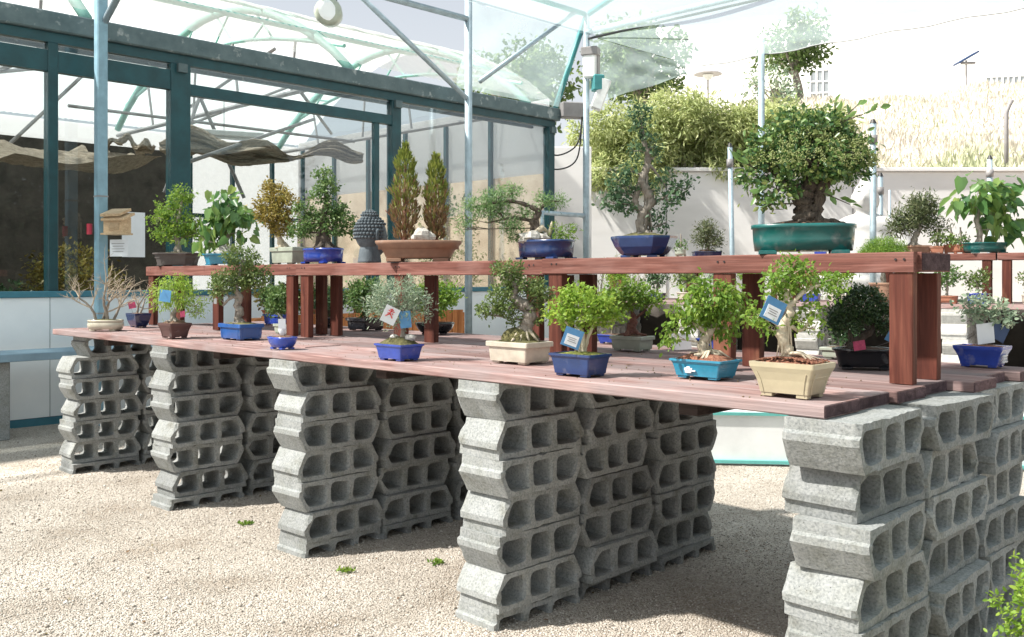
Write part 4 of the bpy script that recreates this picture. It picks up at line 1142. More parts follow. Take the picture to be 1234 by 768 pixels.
hp = empty('elbow_pipe', W(SP - .02, 9.6, 0)); m = MB(); m.tube([W(SP, 9.79, 2.75), W(SP, 8.7, 2.75), W(SP, 8.7, 2.4)], .04, 8); bw(m, 'pipe', M['galv'], hp, True)
tag(hp, 'short grey pipe elbow running from the corner post', 'pipe')
# loudspeaker hanging from the canopy beam
sp_ = empty('loudspeaker', W(SP + .02, 4.42, 5.26)); m = MB(); m.tube([(0, .12, 0), (0, .1, 0), (0, -.1, 0), (.02, -.16, 0)], [.10, .17, .19, .16], 18); m.build('body', M['p_grey'], sp_, True)
m = MB(); m.tube([(.02, -.162, 0), (.025, -.172, 0)], [.14, .10], 18); m.build('grille', M['whitepanel'], sp_)
for q in (-.1, .1): m = MB(); m.tube([(q, 0, .15), (q, 0, .41)], .008, 5); m.build('hanger', M['cable'], sp_)
tag(sp_, 'round white loudspeaker hanging under the roof edge', 'loudspeaker')
# bench by the white panels and its support stack
be = empty('side_bench', W(S0 - .6, -.6, 0)); m = MB(); wbox(m, S0 - .95, S0 - .35, -3.0, 3.4, .80, .88, .006); bw(m, 'seat_board', M['benchboard'], be)
for tt in (-2.6, -.02, 2.9):
    m = MB(); wbox(m, S0 - .85, S0 - .45, tt, tt + .25, 0, .799, .01); bw(m, 'support', M['block'], be)
tag(be, 'blue grey bench board along the white wall panels', 'bench')

# wall to the right of the yard, mirrored in the panes
b = MB(); b.box((17.8, 15, 1.9), (.15, 6, 1.9), 0, .01)
tag(b.build('boundary_wall', M['beigewall']), 'long beige rendered wall closing the yard on the right', 'wall')
eh = empty('evergreen_hedge', (18.2, -3, 0)); rr = np.random.RandomState(21); pads = []
for i in range(44):
    y = -12 + 20.5 * (i + rr.rand()) / 44
    for z in (.9, 2.4, 3.9, 5.4, 6.6): pads.append((rr.normal() * .2, y + 3, z + rr.normal() * .25, .8, .9, 1.0))
a, b_, c, rn = pads_to_leaves(pads, .2, rr, .45, .3)
scatter_mesh('foliage', leaf_tpl('oval'), a, b_, c, .24 * rr.uniform(.7, 1.3, len(a)), rn, LF['black'], eh)
m = MB(); m.box((.3, 0, 2.0), (.25, 9.9, 2.0)); m.build('stems', M['bark_dark'], eh)
tag(eh, 'tall dark evergreen hedge along the open side of the yard', 'hedge')

# ============================================================ MAIN TABLE
TZ = 1.205; PT = 0.0475
table = empty('plank_table', (P0[0], P0[1], TZ - PT), ROT)
tag(table, 'long faded red plank table resting on stacks of concrete blocks', 'table')
def plank_mesh(L, Wd, H, seed, ch=.004):
    """weathered board along local x: slightly wavy edges, chamfered"""
    rg = random.Random(seed); n = max(4, int(L / .25)); rings = []
    for i in range(n + 1):
        x = -L / 2 + L * i / n; w = Wd / 2 + rg.uniform(-.0018, .0018); z = rg.uniform(-.0012, .0012)
        c = ch
        rings.append([(x, -w + c, -H / 2), (x, w - c, -H / 2), (x, w, -H / 2 + c), (x, w, H / 2 - c + z), (x, w - c, H / 2 + z), (x, -w + c, H / 2 + z), (x, -w, H / 2 - c + z), (x, -w, -H / 2 + c)])
    m = MB(); m.loft(rings); return m
rg = random.Random(8)
tt = 0.0; widths = [.295, .29, .30, .285, .30, .295, .30]
offs = [0.0, .015, -.012, .008, -.10, -.045, -.11]
for i, wd in enumerate(widths):
    seam = 3.56 if i == 0 else (3.4 + rg.uniform(-.1, .4) if i % 2 else 3.9 + rg.uniform(-.2, .3))
    for a, b_ in ((offs[i], seam - .004), (seam + .004, 7.15 + rg.uniform(-.03, .02) * (i > 0))):
        m = plank_mesh(b_ - a, wd - .013, PT, 100 + i, .005)
        dy = -.006 if (i == 0 and a < 1) else (.012 if i == 0 else 0)
        pk_ = m.build('plank', M['plank'], table, loc=(-(a + b_) / 2, tt + wd / 2 + dy, PT / 2 + rg.uniform(-.002, .002)))
        if a < 1:
            e_ = MB(); e_.box(((b_ - a) / 2 + .001, 0, -.0005), (.0022, (wd - .017) / 2, PT / 2 - .004), 0, .0015); e_.build('end_grain', M['endwood'], pk_)
    tt += wd
for sp, t0 in ((.30, .10), (1.87, .1), (3.5, .1), (5.15, .15), (6.62, .07)):
    pass
for sp in (.62, 2.6, 4.4, 6.2):
    m = MB(); m.box((0, 0, 0), (.045, .98, .028), 0, .003); m.build('batten', M['batten'], table, loc=(-sp, 1.07, -.0285))

# ------------------------------------------------------------ block stacks
BLK = [block_mesh('concrete_block', 900 + i, M['block']) for i in range(6)]
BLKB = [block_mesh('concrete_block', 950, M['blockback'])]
ORD = ['topmost', 'second from top', 'third from top', 'fourth from top', 'fifth from top', 'sixth from top', 'half buried bottom']
def put_block(pos, top, inv, rz, meshes, rg, label, group):
    o = bpy.data.objects.new('concrete_block', rg.choice(meshes)); col.objects.link(o)
    zr = top if inv else top - BH
    o.rotation_euler = (math.pi if inv else 0, 0, rz + rg.gauss(0, .026) + (math.pi if rg.random() < .5 else 0))
    o.location = (pos.x, pos.y, zr)
    tag(o, label, 'concrete block', group)
    return o
cols = [(-.13, 'at the end by the leafy shrub'), (1.60, 'under the ivory and navy pots'), (3.26, 'under the front plank joint'),
        (4.92, 'under the feathery maple'), (6.69, 'below the leafless tree')]
deps = [(.30, 'outer'), (.925, 'middle'), (1.55, 'inner')]
rg = random.Random(77)
for ci, (s0, cl) in enumerate(cols):
    for di, (t0, dl) in enumerate(deps):
        for lv in range(7):
            top = TZ - PT - .0005 - lv * BH
            if ci == 0: cs = s0 + .14
            else: cs = s0 + .14
            if lv == 6: pass
            js = rg.gauss(0, .013); jt = rg.gauss(0, .012)
            if ci == 0 and lv == 0 and di == 0: js, jt = .0, -.03
            if ci == 4 and lv == 0 and di == 0: jt = .10
            if ci == 2 and lv == 0: jt -= .015
            inv = (lv % 2 == 0)
            put_block(W(cs + js, t0 + jt), top, inv, ROT, BLK, rg, f'concrete block, {ORD[lv]} in {dl} stack {cl}', 'hollow concrete blocks under the plank table')

# ------------------------------------------------------------ shelves standing on the table
SHZ = 1.757; SHT = .086
def shelf(label, s0, s1, legs, tf, seed, droop=0.0):
    root = empty('shelf', W(s1, tf, TZ + .003), ROT); tag(root, label, 'shelf', 'red wooden shelves standing on the plank table')
    L = s1 - s0; rg = random.Random(seed); zt = SHZ - TZ - .003 + droop
    y = 0.0
    for i, (wd, mt, ex, hh) in enumerate(((.05, 'rail', 0, SHT), (.172, 'rail', .014, SHT - .005), (.175, 'rail', .006, SHT - .005))):
        m = plank_mesh(L + ex, wd - .004, hh, seed * 10 + i, .004)
        pk_ = m.build('front_board' if i == 0 else 'plank', M[mt], root, loc=(L / 2 + ex / 2, y + wd / 2, zt - hh / 2)); y += wd
        if i and s0 < 1:
            e_ = MB(); e_.box(((L + ex) / 2 + .001, 0, 0), (.0022, (wd - .012) / 2, hh / 2 - .005), 0, .0015); e_.build('end_grain', M['endwood'], pk_)
    for q in legs:
        for (ly, lw) in ((.035, .048), (.30, .048)):
            m = plank_mesh(zt - SHT - .001, .10, lw, seed + int(q * 100), .003)
            o = m.build('leg', M['legwood'], root, loc=(s1 - q, ly, (zt - SHT) / 2)); o.rotation_euler = (0, R(-90), R(90))
            o.rotation_euler = Matrix(((0, 1, 0), (0, 0, 1), (1, 0, 0))).to_euler()
    for q in legs:
        for k in (-.018, .018):
            n_ = MB(); n_.tube([(s1 - q + k, -.0012, zt - .03), (s1 - q + k, .002, zt - .03)], .005, 8); n_.build('screw', M['cable'], root)
    return root
shelf('red wooden shelf section under the big teal pot', .02, 2.09, (.075, .93, 2.0), .83, 21)
shelf('red wooden shelf section under the stone head and wide brown bowl', 2.11, 4.63, (2.20, 3.42, 4.53), .86, 22, -.004)
shelf('red wooden shelf section under the dark octagonal pot', 4.66, 7.2, (4.76, 5.9, 7.12), .88, 23, -.002)

# ============================================================ PLANTS ON THE TABLE
A = M
def TT(s, t): return W(s, t, TZ + .0035)
def SH(s, t=1.03): return W(s, t, SHZ + .001)

def bare_tree(label, pos, k, pot, stems, seed, reach, extra=None):
    rg = random.Random(seed); root = empty('bonsai_tree', pos); tag(root, label, 'bonsai')
    p = dict(pot); pobj, pz = make_pot(root, p.pop('shape'), p.pop('L'), p.pop('D'), p.pop('h') * k, p.pop('mat'), rz=p.pop('rz', 0), seed=seed, **p)
    m = MB(); tw = MB()
    def grow(p0, d, r, L, lvl, mbx):
        pts = [p0]; q = p0.copy(); dd = d.copy(); n = 4
        for i in range(n):
            dd = (dd + Vector((rg.gauss(0, .22), rg.gauss(0, .22), rg.gauss(.04, .1)))).normalized(); q = q + dd * L / n; pts.append(q)
        mbx.tube(pts, [r * (1 - .55 * i / n) for i in range(n + 1)], 5 if lvl else 7, cap=False)
        if lvl >= 3: return
        for j in range(rg.randint(3, 5)):
            st = pts[rg.randint(1, n)]; nd = (dd + Vector((rg.gauss(.25, .75), rg.gauss(0, .7), rg.gauss(.15, .4)))).normalized()
            grow(st, nd, r * .5, L * rg.uniform(.5, .75), lvl + 1, tw)
    for (dx, h, r, lean) in stems:
        grow(Vector((dx * k, rg.uniform(-.02, .02), pz - .01)), Vector((lean, 0, 1)).normalized(), r * k, h * k, 0, m)
    t = m.build('trunk', M['bark_grey'], root, True); tw.build('twigs', M['twig'], t, True)
    if extra: extra(root, k, pz, rg)
    return root

bare_tree('leafless twiggy tree group in a low cream oval pot', TT(6.47, .2), .00695, dict(shape='oval', L=.285, D=.2, h=13, mat=A['p_cream'], prof='round', soil=A['oldmoss'], rz=0), [(-11, 34, 1.9, -.12), (-4, 36, 1.9, .02), (3, 40, 2.2, .18), (9, 36, 1.8, .42)], 51, 0)
def ex_pink(root, k, pz, rg):
    price_tag(root, -.03, -.07, 27 * k, .062, .058, A['tag_pink'], .2, .1, stake_to=Vector((-.04, -.03, pz)), sticker=None)
bare_tree('half bare small tree in a navy pot behind the cream oval pot', TT(6.78, .62), .0074, dict(shape='rect', L=.20, D=.15, h=17, mat=A['p_navy'], prof='bowl', rz=ROT), [(-3, 22, 1.5, -.2), (2, 26, 1.5, .2)], 52, 0, ex_pink)

def ex_b(root, k, pz, rg):
    price_tag(root, -3 * k, -.14, 51 * k, .088, .085, A['tag_blue'], -.12, -.2, stake_to=Vector((-.01, -.05, 30 * k)))
    price_tag(root, 13 * k, -.06, 29 * k, .036, .045, A['tag_pink'], .1, -.1, stake_to=Vector((.04, -.02, pz)))
bonsai('feathery lime green maple with a blue card in a brown flared pot', TT(5.13, .15), .0061, dict(shape='rect', L=.215, D=.17, h=18, mat=A['p_brown'], prof='wide', ribs=True, mound=.03),
       [([(0, 0, 17, 5), (-2, 0, 27, 3.2), (3, 0, 38, 2.4), (0, 0, 55, 1.2)], M['bark_grey'])],
       [(-2, 56, 25, 18), (-14, 48, 15, 14), (12, 53, 17, 16), (25, 41, 12, 10), (31, 32, 6, 8), (-3, 69, 16, 7)], ('narrow', .036, LF['lime']), seed=53, dens=1.0, droop=.8, extra=ex_b)

def ex_c(root, k, pz, rg):
    m = MB(); m.box((-30 * k, -.02, 46 * k), (.010, .001, .02), .3); m.build('price_tag', A['tag_white'], root)
bonsai('tiered elm with curving pale trunk in a steel blue rectangular pot', TT(4.62, .40), .0060, dict(shape='rect', L=.31, D=.20, h=19, mat=A['p_steel'], prof='lip', ribs=True, soil=A['oldmoss'], mound=.02),
       [([(0, 0, 17, 5.5), (-3, 0, 26, 4.6), (-1, 0, 34, 4.4), (-5, 0, 42, 4.2), (-1, 0, 50, 3.8), (-6, 0, 60, 3.0), (-2, 0, 74, 2.2), (0, 0, 90, 1.2)], M['bark_grey']), ([(-4, 0, 50, 2.5), (-12, 0, 50, 2), (-22, 0, 40, 1.2)], M['bark_grey'])],
       [(1, 98, 21, 12, 0), (2, 88, 14, 9, 0), (-17, 72, 20, 10), (-22, 62, 16, 7), (18, 72, 17, 11), (26, 80, 9, 6), (2, 70, 15, 9, 6), (-28, 52, 8, 5)], ('oval', .026, LF['elm']), seed=54, dens=.95, extra=ex_c)

def ex_d(root, k, pz, rg):
    m = MB(); m.ball((0, 0, pz + .045), (.026, .02, .05), 10, 7, .12, rg); m.build('white_wrap', A['tag_white'], root, True)
    m = MB(); m.tube([(0, 0, pz - .01), (.004, 0, pz + .10), (-.03, 0, pz + .14)], [.008, .007, .003], 6); m.build('stem', M['bark_grey'], root)
    m = MB(); m.box((.004, -.03, pz + .075), (.022, .002, .03), .2); m.build('price_tag', A['tag_white'], root)
bonsai('tiny cutting with a white wrap in a small royal blue bowl', TT(3.60, .10), .0051, dict(shape='oval', L=.215, D=.15, h=15, mat=A['p_blue'], prof='bowl'), [], [], None, seed=55, extra=ex_d)

bonsai('small leafy bush in a blue pot at the back beside the shelf legs', TT(6.3, 1.75), .0078, dict(shape='rect', L=.28, D=.18, h=13, mat=A['p_blue'], prof='lip'), [([(0, 0, 12, 3), (1, 0, 26, 2), (0, 0, 38, 1)], M['bark_grey'])],
       [(-2, 30, 20, 14), (8, 36, 14, 11), (-10, 38, 12, 9)], ('oval', .034, LF['mid']), seed=56)
bonsai('bushy green sapling in a pale grey pot just behind the tiered elm', TT(4.95, 1.0), .0066, dict(shape='rect', L=.22, D=.15, h=12, mat=A['p_grey'], prof='lip'), [([(0, 0, 11, 2.4), (-1, 0, 22, 1.6), (1, 0, 36, 1)], M['bark_grey'])],
       [(-3, 42, 22, 15), (10, 38, 14, 12), (-14, 34, 12, 10), (2, 52, 12, 8)], ('oval', .030, LF['mid']), seed=57)

def ex_f(root, k, pz, rg):
    for i in range(5):
        m = MB(); a = rg.uniform(-30, 28); m.ball((a * k * .8, rg.uniform(-.04, .03), pz - .004), (.022, .02, .016), 8, 6, .2, rg); m.build('rock', M['rock'], root)
    t = price_tag(root, -7 * k, -.13, 56 * k, .078, .09, A['tag_white'], -.45, .25, stake_to=Vector((0, -.02, 40 * k)))
    # red painted sign on the card
    c = Vector((-7 * k, -.134, 57 * k)); m = MB()
    xa = Vector((math.cos(.25) * math.cos(-.45), math.sin(.25) * math.cos(-.45), math.sin(-.45))); za = Vector((-math.cos(.25) * math.sin(-.45), -math.sin(.25) * math.sin(-.45), math.cos(-.45)))
    ya = za.cross(xa)
    for (x0, z0, x1, z1, wd) in ((-.022, .022, .024, .024, .006), (0, .042, -.003, -.002, .007), (-.003, .004, -.026, -.022, .007), (-.001, .004, .026, -.02, .008), (-.02, .0, -.008, .01, .006), (.02, .004, .010, .012, .006), (-.014, .034, .014, .034, .006)):
        a = c + xa * x0 * .75 + za * z0 * .75; b = c + xa * x1 * .75 + za * z1 * .75; d = (b - a); L = d.length; d.normalize()
        m.box((a + b) / 2 - ya * .0006, (L / 2, .0008, wd * .36), ax=(d, ya, d.cross(ya)))
    m.build('red_mark', A['tag_red'], t)
    price_tag(root, 9 * k, -.05, 50 * k, .06, .09, A['tag_blue'], .1, .1)
bonsai('silvery leaved tree with a red marked card in a royal blue pot', TT(2.47, .11), .0044, dict(shape='rect', L=.235, D=.165, h=20, mat=A['p_blue'], prof='flare', soil=A['oldmoss'], mound=.045),
       [([(4, 0, 22, 3.6), (5, 0, 36, 2.8), (3, 0, 55, 2.2), (0, 0, 70, 1.2)], M['bark_grey'])],
       [(-2, 76, 30, 20), (-24, 66, 18, 15), (23, 66, 18, 17), (0, 58, 24, 13), (8, 88, 16, 9), (-12, 88, 14, 9)], ('narrow', .030, LF['silver']), seed=58, dens=1.3, extra=ex_f)
bonsai('leafy green bush in a shallow black bowl behind the shelf leg', TT(4.12, 1.80), .0065, dict(shape='oval', L=.31, D=.24, h=14, mat=A['p_black'], prof='bowl', rz=0), [([(0, 0, 13, 3), (1, 0, 26, 2), (0, 0, 45, 1)], M['bark_grey'])],
       [(0, 40, 24, 17), (-10, 48, 14, 12), (13, 46, 15, 14), (2, 56, 12, 8)], ('oval', .036, LF['maple']), seed=59)
bonsai('dense dark green bush in a dark pot behind the silvery tree', TT(4.95, 1.75), .0070, dict(shape='rect', L=.28, D=.22, h=15, mat=A['p_black'], prof='lip'), [([(0, 0, 14, 3), (0, 0, 28, 2), (0, 0, 42, 1)], M['bark_dark'])],
       [(-1, 34, 20, 14), (4, 48, 18, 12), (-8, 46, 14, 12)], ('oval', .036, LF['mid']), seed=60, dens=1.1)
bonsai('low dark shrub in a black pot between the paired shelf legs', TT(5.55, 1.80), .0075, dict(shape='oval', L=.26, D=.2, h=12, mat=A['p_black'], prof='bowl'), [([(0, 0, 11, 3), (0, 0, 22, 2), (0, 0, 32, 1)], M['bark_dark'])],
       [(0, 30, 18, 13), (8, 36, 12, 9)], ('oval', .036, LF['dark']), seed=61)

def ex_i(root, k, pz, rg):
    for i in range(4):
        a = -8 + i * 6; m = MB(); m.tube([(a * k * .5 + .02, -.02, pz + .055), (a * k * 1.1 + .02, -.045, pz + .025), (a * k * 1.8 + .02, -.06, pz - .01)], [.009, .008, .004], 6); m.build('surface_root', M['bark_pale'], root, True)
    m = MB(); m.ball((0, 0, pz), (.10, .06, .062), 14, 9, .07, rg); m.build('moss_mound', A['oldmoss'], root, True)
bonsai('old knobbly elm over mossy roots in an ivory rectangular pot', TT(1.90, .45), .0043, dict(shape='rect', L=.30, D=.21, h=26, mat=A['p_white'], prof='lip', soil=A['oldmoss'], mound=.02),
       [([(6, 0, 36, 10), (10, 0, 50, 8), (12, 0, 63, 8.5), (2, 0, 72, 7), (-8, 0, 80, 5.2), (-4, 0, 92, 3.6), (-12, 0, 106, 2)], M['bark_grey'])],
       [(-14, 112, 17, 11, 0), (-10, 100, 13, 9, 0), (8, 92, 24, 9), (26, 86, 16, 8), (-22, 84, 19, 10), (-34, 66, 16, 7), (-16, 68, 14, 9, -6), (16, 72, 14, 9, 6), (22, 58, 10, 9), (-6, 56, 10, 8), (-42, 60, 8, 4)], ('oval', .021, LF['elm']), seed=62, dens=1.0, extra=ex_i)

def ex_j(root, k, pz, rg):
    price_tag(root, -11 * k, -.10, 47 * k, .085, .085, A['tag_blue'], -.35, .15, sticker=A['tag_white'], stake_to=Vector((0, -.02, pz)))
bonsai('umbrella shaped light green tree with blue label in a navy pot', TT(1.25, .17), .00374, dict(shape='rect', L=.245, D=.165, h=27, mat=A['p_midnight'], prof='flare', soil=A['moss'], mound=.015),
       [([(2, 0, 26, 3.6), (4, 0, 42, 3), (0, 0, 62, 2)], M['bark_pale']), ([(5, 2, 26, 3), (9, 2, 44, 2.4), (18, 3, 64, 1.6)], M['bark_grey']), ([(0, -1, 26, 2.6), (-3, 0, 44, 2), (-18, 0, 66, 1.4)], M['bark_pale'])],
       [(4, 88, 30, 15), (-22, 76, 18, 15), (28, 76, 18, 15), (6, 72, 28, 14), (0, 98, 18, 8), (24, 92, 12, 8), (40, 68, 7, 8), (-16, 92, 12, 8)], ('lobed', .027, LF['lime']), seed=63, dens=1.0, extra=ex_j)
bonsai('open branched tree with a thick reddish trunk in a grey green pot', TT(1.98, 1.52), .0050, dict(shape='rect', L=.24, D=.15, h=18, mat=A['p_grey'], prof='lip', mound=.02),
       [([(0, 0, 17, 6.5), (-1, 0, 27, 6), (2, 0, 36, 4.6), (0, 0, 48, 2)], M['bark_red']), ([(0, 0, 36, 2), (-14, 0, 48, 1)], M['bark_red']), ([(1, 0, 36, 2), (15, 0, 48, 1)], M['bark_red'])],
       [(0, 66, 26, 13), (-16, 58, 14, 11), (18, 58, 14, 10), (2, 76, 18, 7), (26, 64, 10, 8)], ('lobed', .030, LF['maple']), seed=64, dens=.85, twigs=10)
bonsai('bright green young tree in a low blue pot near the table back edge', TT(2.45, 1.92), .0056, dict(shape='rect', L=.18, D=.13, h=11, mat=A['p_blue'], prof='flare'), [([(0, 0, 10, 2), (1, 0, 28, 1.5), (0, 0, 50, 1)], M['bark_grey'])],
       [(-4, 48, 16, 14), (6, 40, 12, 10), (-2, 60, 12, 8)], ('lobed', .034, LF['maple']), seed=65)

def ex_l(root, k, pz, rg):
    for i in range(9):
        a = rg.uniform(-2.6, 2.6); r = rg.uniform(.06, .11); m = MB()
        m.tube([(.02, -.01, pz + .01), (.02 + math.cos(a) * r * .5, -.01 + math.sin(a) * r * .4, pz + .004), (.02 + math.cos(a) * r, -.01 + math.sin(a) * r * .6, pz - .022)], [.008, .006, .003], 6); m.build('surface_root', M['bark_pale'], root, True)
    # white flower mark on the long side of the pot
    m = MB(); h = 21 * k
    ax_ = (Vector((math.cos(ROT), math.sin(ROT), 0)), Vector((-math.sin(ROT), math.cos(ROT), 0)), Vector((0, 0, 1)))
    c = ax_[0] * -.035 + ax_[1] * -(.18 / 2 * .9 + .0005) + Vector((0, 0, h * .5))
    for i in range(5):
        a = 2 * math.pi * i / 5 + .3; q = c + ax_[0] * math.cos(a) * .012 + ax_[2] * math.sin(a) * .009; m.box(q, (.009, .0035, .006), ax=ax_, ch=.002)
    m.box(c + ax_[0] * .025 - ax_[2] * .003, (.012, .0035, .003), ax=ax_, ch=.001)
    m.build('flower_mark', A['tag_white'], root)
bonsai('spreading tree with drooping green leaflets in an aqua blue pot', TT(.79, .48), .00365, dict(shape='rect', L=.27, D=.18, h=23, mat=A['p_aqua'], prof='flare', soil=A['redsoil'], mound=.035),
       [([(2, 0, 24, 9), (-4, 0, 38, 6), (2, 0, 52, 5), (12, 0, 66, 4), (10, 0, 84, 2)], M['bark_pale']), ([(4, 0, 54, 3.4), (-12, 0, 64, 2.6), (-24, 0, 78, 1.5)], M['bark_pale'])],
       [(8, 100, 34, 14), (-14, 84, 28, 14), (30, 82, 26, 16), (-30, 66, 16, 14), (-42, 52, 8, 12), (24, 62, 22, 12), (6, 78, 24, 12, 10), (-4, 112, 20, 8), (36, 104, 14, 10)], ('oval', .030, LF['maple']), seed=66, dens=.85, droop=1.0, extra=ex_l)
def ex_m(root, k, pz, rg):
    price_tag(root, -.20, -.05, 12 * k, .12, .10, A['tag_white'], .05, .1)
bonsai('small green tree in a plain blue pot behind the front shelf leg', TT(1.62, 1.85), .0050, dict(shape='rect', L=.17, D=.13, h=15, mat=A['p_blue'], prof='flare', soil=A['redsoil']), [([(-3, 0, 14, 2.4), (-6, 0, 30, 1.8), (0, 0, 48, 1)], M['bark_pale'])],
       [(-2, 50, 18, 14), (8, 38, 14, 10), (-12, 40, 12, 10)], ('oval', .034, LF['maple']), seed=67, extra=ex_m)

def ex_n(root, k, pz, rg):
    price_tag(root, -28 * k, -.06, 105 * k, .082, .085, A['tag_blue'], -.45, .2, sticker=A['tag_white'], stake_to=Vector((-12 * k, -.01, 92 * k)))
    ch = MB()
    for i in range(260):
        a = rg.uniform(-.115, .115); b = rg.uniform(-.068, .068)
        q = Vector((a * math.cos(ROT) - b * math.sin(ROT), a * math.sin(ROT) + b * math.cos(ROT), pz - .016 + .016 * (1 - (a / .115) ** 2)))
        ch.box(q, (rg.uniform(.004, .010), rg.uniform(.003, .006), .002), rg.uniform(0, 6.3), 0)
    o = ch.build('bark_chips', M['redsoil'], root); o['kind'] = 'stuff'
    for i in range(8):
        a = rg.uniform(-1.2, 1.4); r = rg.uniform(.05, .11); m = MB(); s = Vector((-.015, -.02, pz + .012))
        pa, ra = smooth_path([s, s + Vector((math.cos(a) * r * .4, math.sin(a) * r * .4 - .01, .004)), s + Vector((math.cos(a + .4) * r * .8, math.sin(a + .4) * r * .5 - .02, -.006)), s + Vector((math.cos(a) * r * 1.2, math.sin(a) * r * .6 - .02, -.022))], [.0075, .006, .0045, .002], 4)
        m.tube(pa, ra, 6); m.build('surface_root', M['bark_pale'], root, True)
bonsai('pale trunked tree with blue label in a cream yellow flared pot', TT(.20, .15), .00307, dict(shape='rect', L=.265, D=.18, h=42, mat=A['p_yellow'], prof='wide', soil=A['redsoil'], mound=.028, ribs=True, foot=.016),
       [([(-4, 0, 44, 8), (-6, 0, 58, 6.6), (-14, 0, 74, 6.4), (-10, 0, 88, 6), (-2, 0, 102, 4.5), (-8, 0, 118, 3.2), (0, 0, 136, 2.2)], M['bark_pale']), ([(-12, 0, 82, 4), (-24, 0, 92, 2.6), (-34, 0, 90, 1.4)], M['bark_pale']),
        ([(-8, 0, 90, 3.4), (10, 0, 80, 2.4), (22, 0, 92, 1.5)], M['bark_pale']), ([(-4, 0, 108, 3.4), (16, 0, 128, 2.4), (38, 0, 136, 1.4)], M['bark_pale'])],
       [(0, 158, 22, 12), (-14, 146, 20, 12), (10, 142, 20, 11), (-8, 132, 22, 10, 8), (34, 140, 18, 9), (54, 138, 16, 8), (-42, 98, 16, 13), (-30, 84, 12, 9), (22, 104, 18, 9), (12, 92, 14, 8), (28, 84, 8, 7), (-22, 116, 12, 8, 8)], ('oval', .024, LF['maple']), seed=68, dens=.72, droop=.4, extra=ex_n, twigs=8)

def ex_o(root, k, pz, rg):
    price_tag(root, -20 * k, -.16, 30 * k, .058, .045, A['tag_pink'], .15, .1, stake_to=Vector((-.05, -.05, pz)))
    price_tag(root, 27 * k, -.14, 42 * k, .09, .10, A['tag_blue'], -.5, -.3, stake_to=Vector((.03, -.03, pz)))
bonsai('dome shaped dark green tree with tiny leaves in a black oval pot', TT(.48, 1.40), .0041, dict(shape='oval', L=.30, D=.22, h=24, mat=A['p_black'], prof='flare', rz=ROT * .3),
       [([(-12, 0, 24, 6), (-8, 0, 34, 4.6), (6, 0, 42, 4), (14, 0, 56, 2)], M['bark_dark']), ([(-10, 0, 28, 3.4), (-20, 0, 46, 2)], M['bark_dark'])],
       [(-2, 74, 34, 22), (-24, 60, 20, 20), (22, 62, 20, 20), (0, 86, 22, 12), (-38, 50, 10, 9)], ('oval', .017, LF['dark']), seed=69, dens=1.15, extra=ex_o, clump=7)
def ex_o2(root, k, pz, rg): pass
bonsai('small potted seedling in a grey green tray behind the dome tree', TT(.78, 1.85), .0045, dict(shape='rect', L=.24, D=.16, h=14, mat=A['p_grey'], prof='lip'), [([(0, 0, 13, 2.2), (2, 0, 24, 1.5), (0, 0, 36, 1)], M['bark_dark'])],
       [(0, 36, 16, 11), (-8, 30, 10, 8)], ('oval', .026, LF['dark']), seed=70)
def ex_p(root, k, pz, rg):
    price_tag(root, -2 * k, -.05, 40 * k, .095, .10, A['tag_white'], .1, .2, stake_to=Vector((0, -.02, pz)))
    price_tag(root, 17 * k, -.03, 41 * k, .085, .08, A['tag_dark'], -.5, .2, stake_to=Vector((.02, 0, pz)))
    m = MB(); ax_ = (Vector((math.cos(ROT), math.sin(ROT), 0)), Vector((-math.sin(ROT), math.cos(ROT), 0)), Vector((0, 0, 1)))
    for (b_, z_, hb, hz_) in ((.0, .06, .034, .003), (.0, .03, .034, .003), (-.022, .045, .003, .02), (.022, .045, .003, .02), (0, .045, .018, .0025), (0, .045, .0025, .014)):
        m.box(ax_[0] * (.235 / 2 * .885 + .002) + ax_[1] * b_ + Vector((0, 0, z_)), (.002, hb, hz_), ax=ax_)
    m.build('white_mark', A['tag_white'], root)
bonsai('small broad leaved tree with a white card in a bright blue pot', TT(.10, 1.90), .0042, dict(shape='rect', L=.235, D=.155, h=25, mat=A['p_blue'], prof='wide', soil=A['redsoil']), [([(2, 0, 24, 3), (0, 0, 40, 2.4), (4, 0, 60, 1.4)], M['bark_grey'])],
       [(-10, 66, 16, 10), (8, 70, 16, 10), (22, 60, 14, 9), (-4, 78, 12, 7), (-18, 74, 8, 7)], ('oval', .034, LF['silver']), seed=71, dens=.8, extra=ex_p)

# ============================================================ ON THE SHELVES
bonsai('airy green maple in a dark octagonal clay pot on the shelf end', SH(6.87), .0077, dict(shape='oct', L=.42, D=.28, h=16, mat=A['p_dark'], prof='flare', soil=A['oldmoss'], rz=0, mound=.02),
       [([(0, 0, 15, 4.6), (1, 0, 28, 3.6), (-3, 0, 44, 3), (2, 0, 60, 2.2), (6, 0, 82, 1)], M['bark_grey'])],
       [(8, 88, 12, 8), (2, 80, 13, 8), (-14, 72, 15, 9), (-22, 60, 11, 7), (-4, 62, 14, 8), (-16, 42, 16, 8), (4, 46, 20, 9), (22, 42, 13, 9), (-4, 34, 18, 7), (16, 54, 13, 7)], ('lobed', .036, LF['maple']), seed=72, dens=.85)
def ex_s2(root, k, pz, rg):
    m = MB(); m.ball((.03, -.02, pz), (.10, .07, .06), 10, 7, .22, rg); m.build('rock', M['rock'], root)
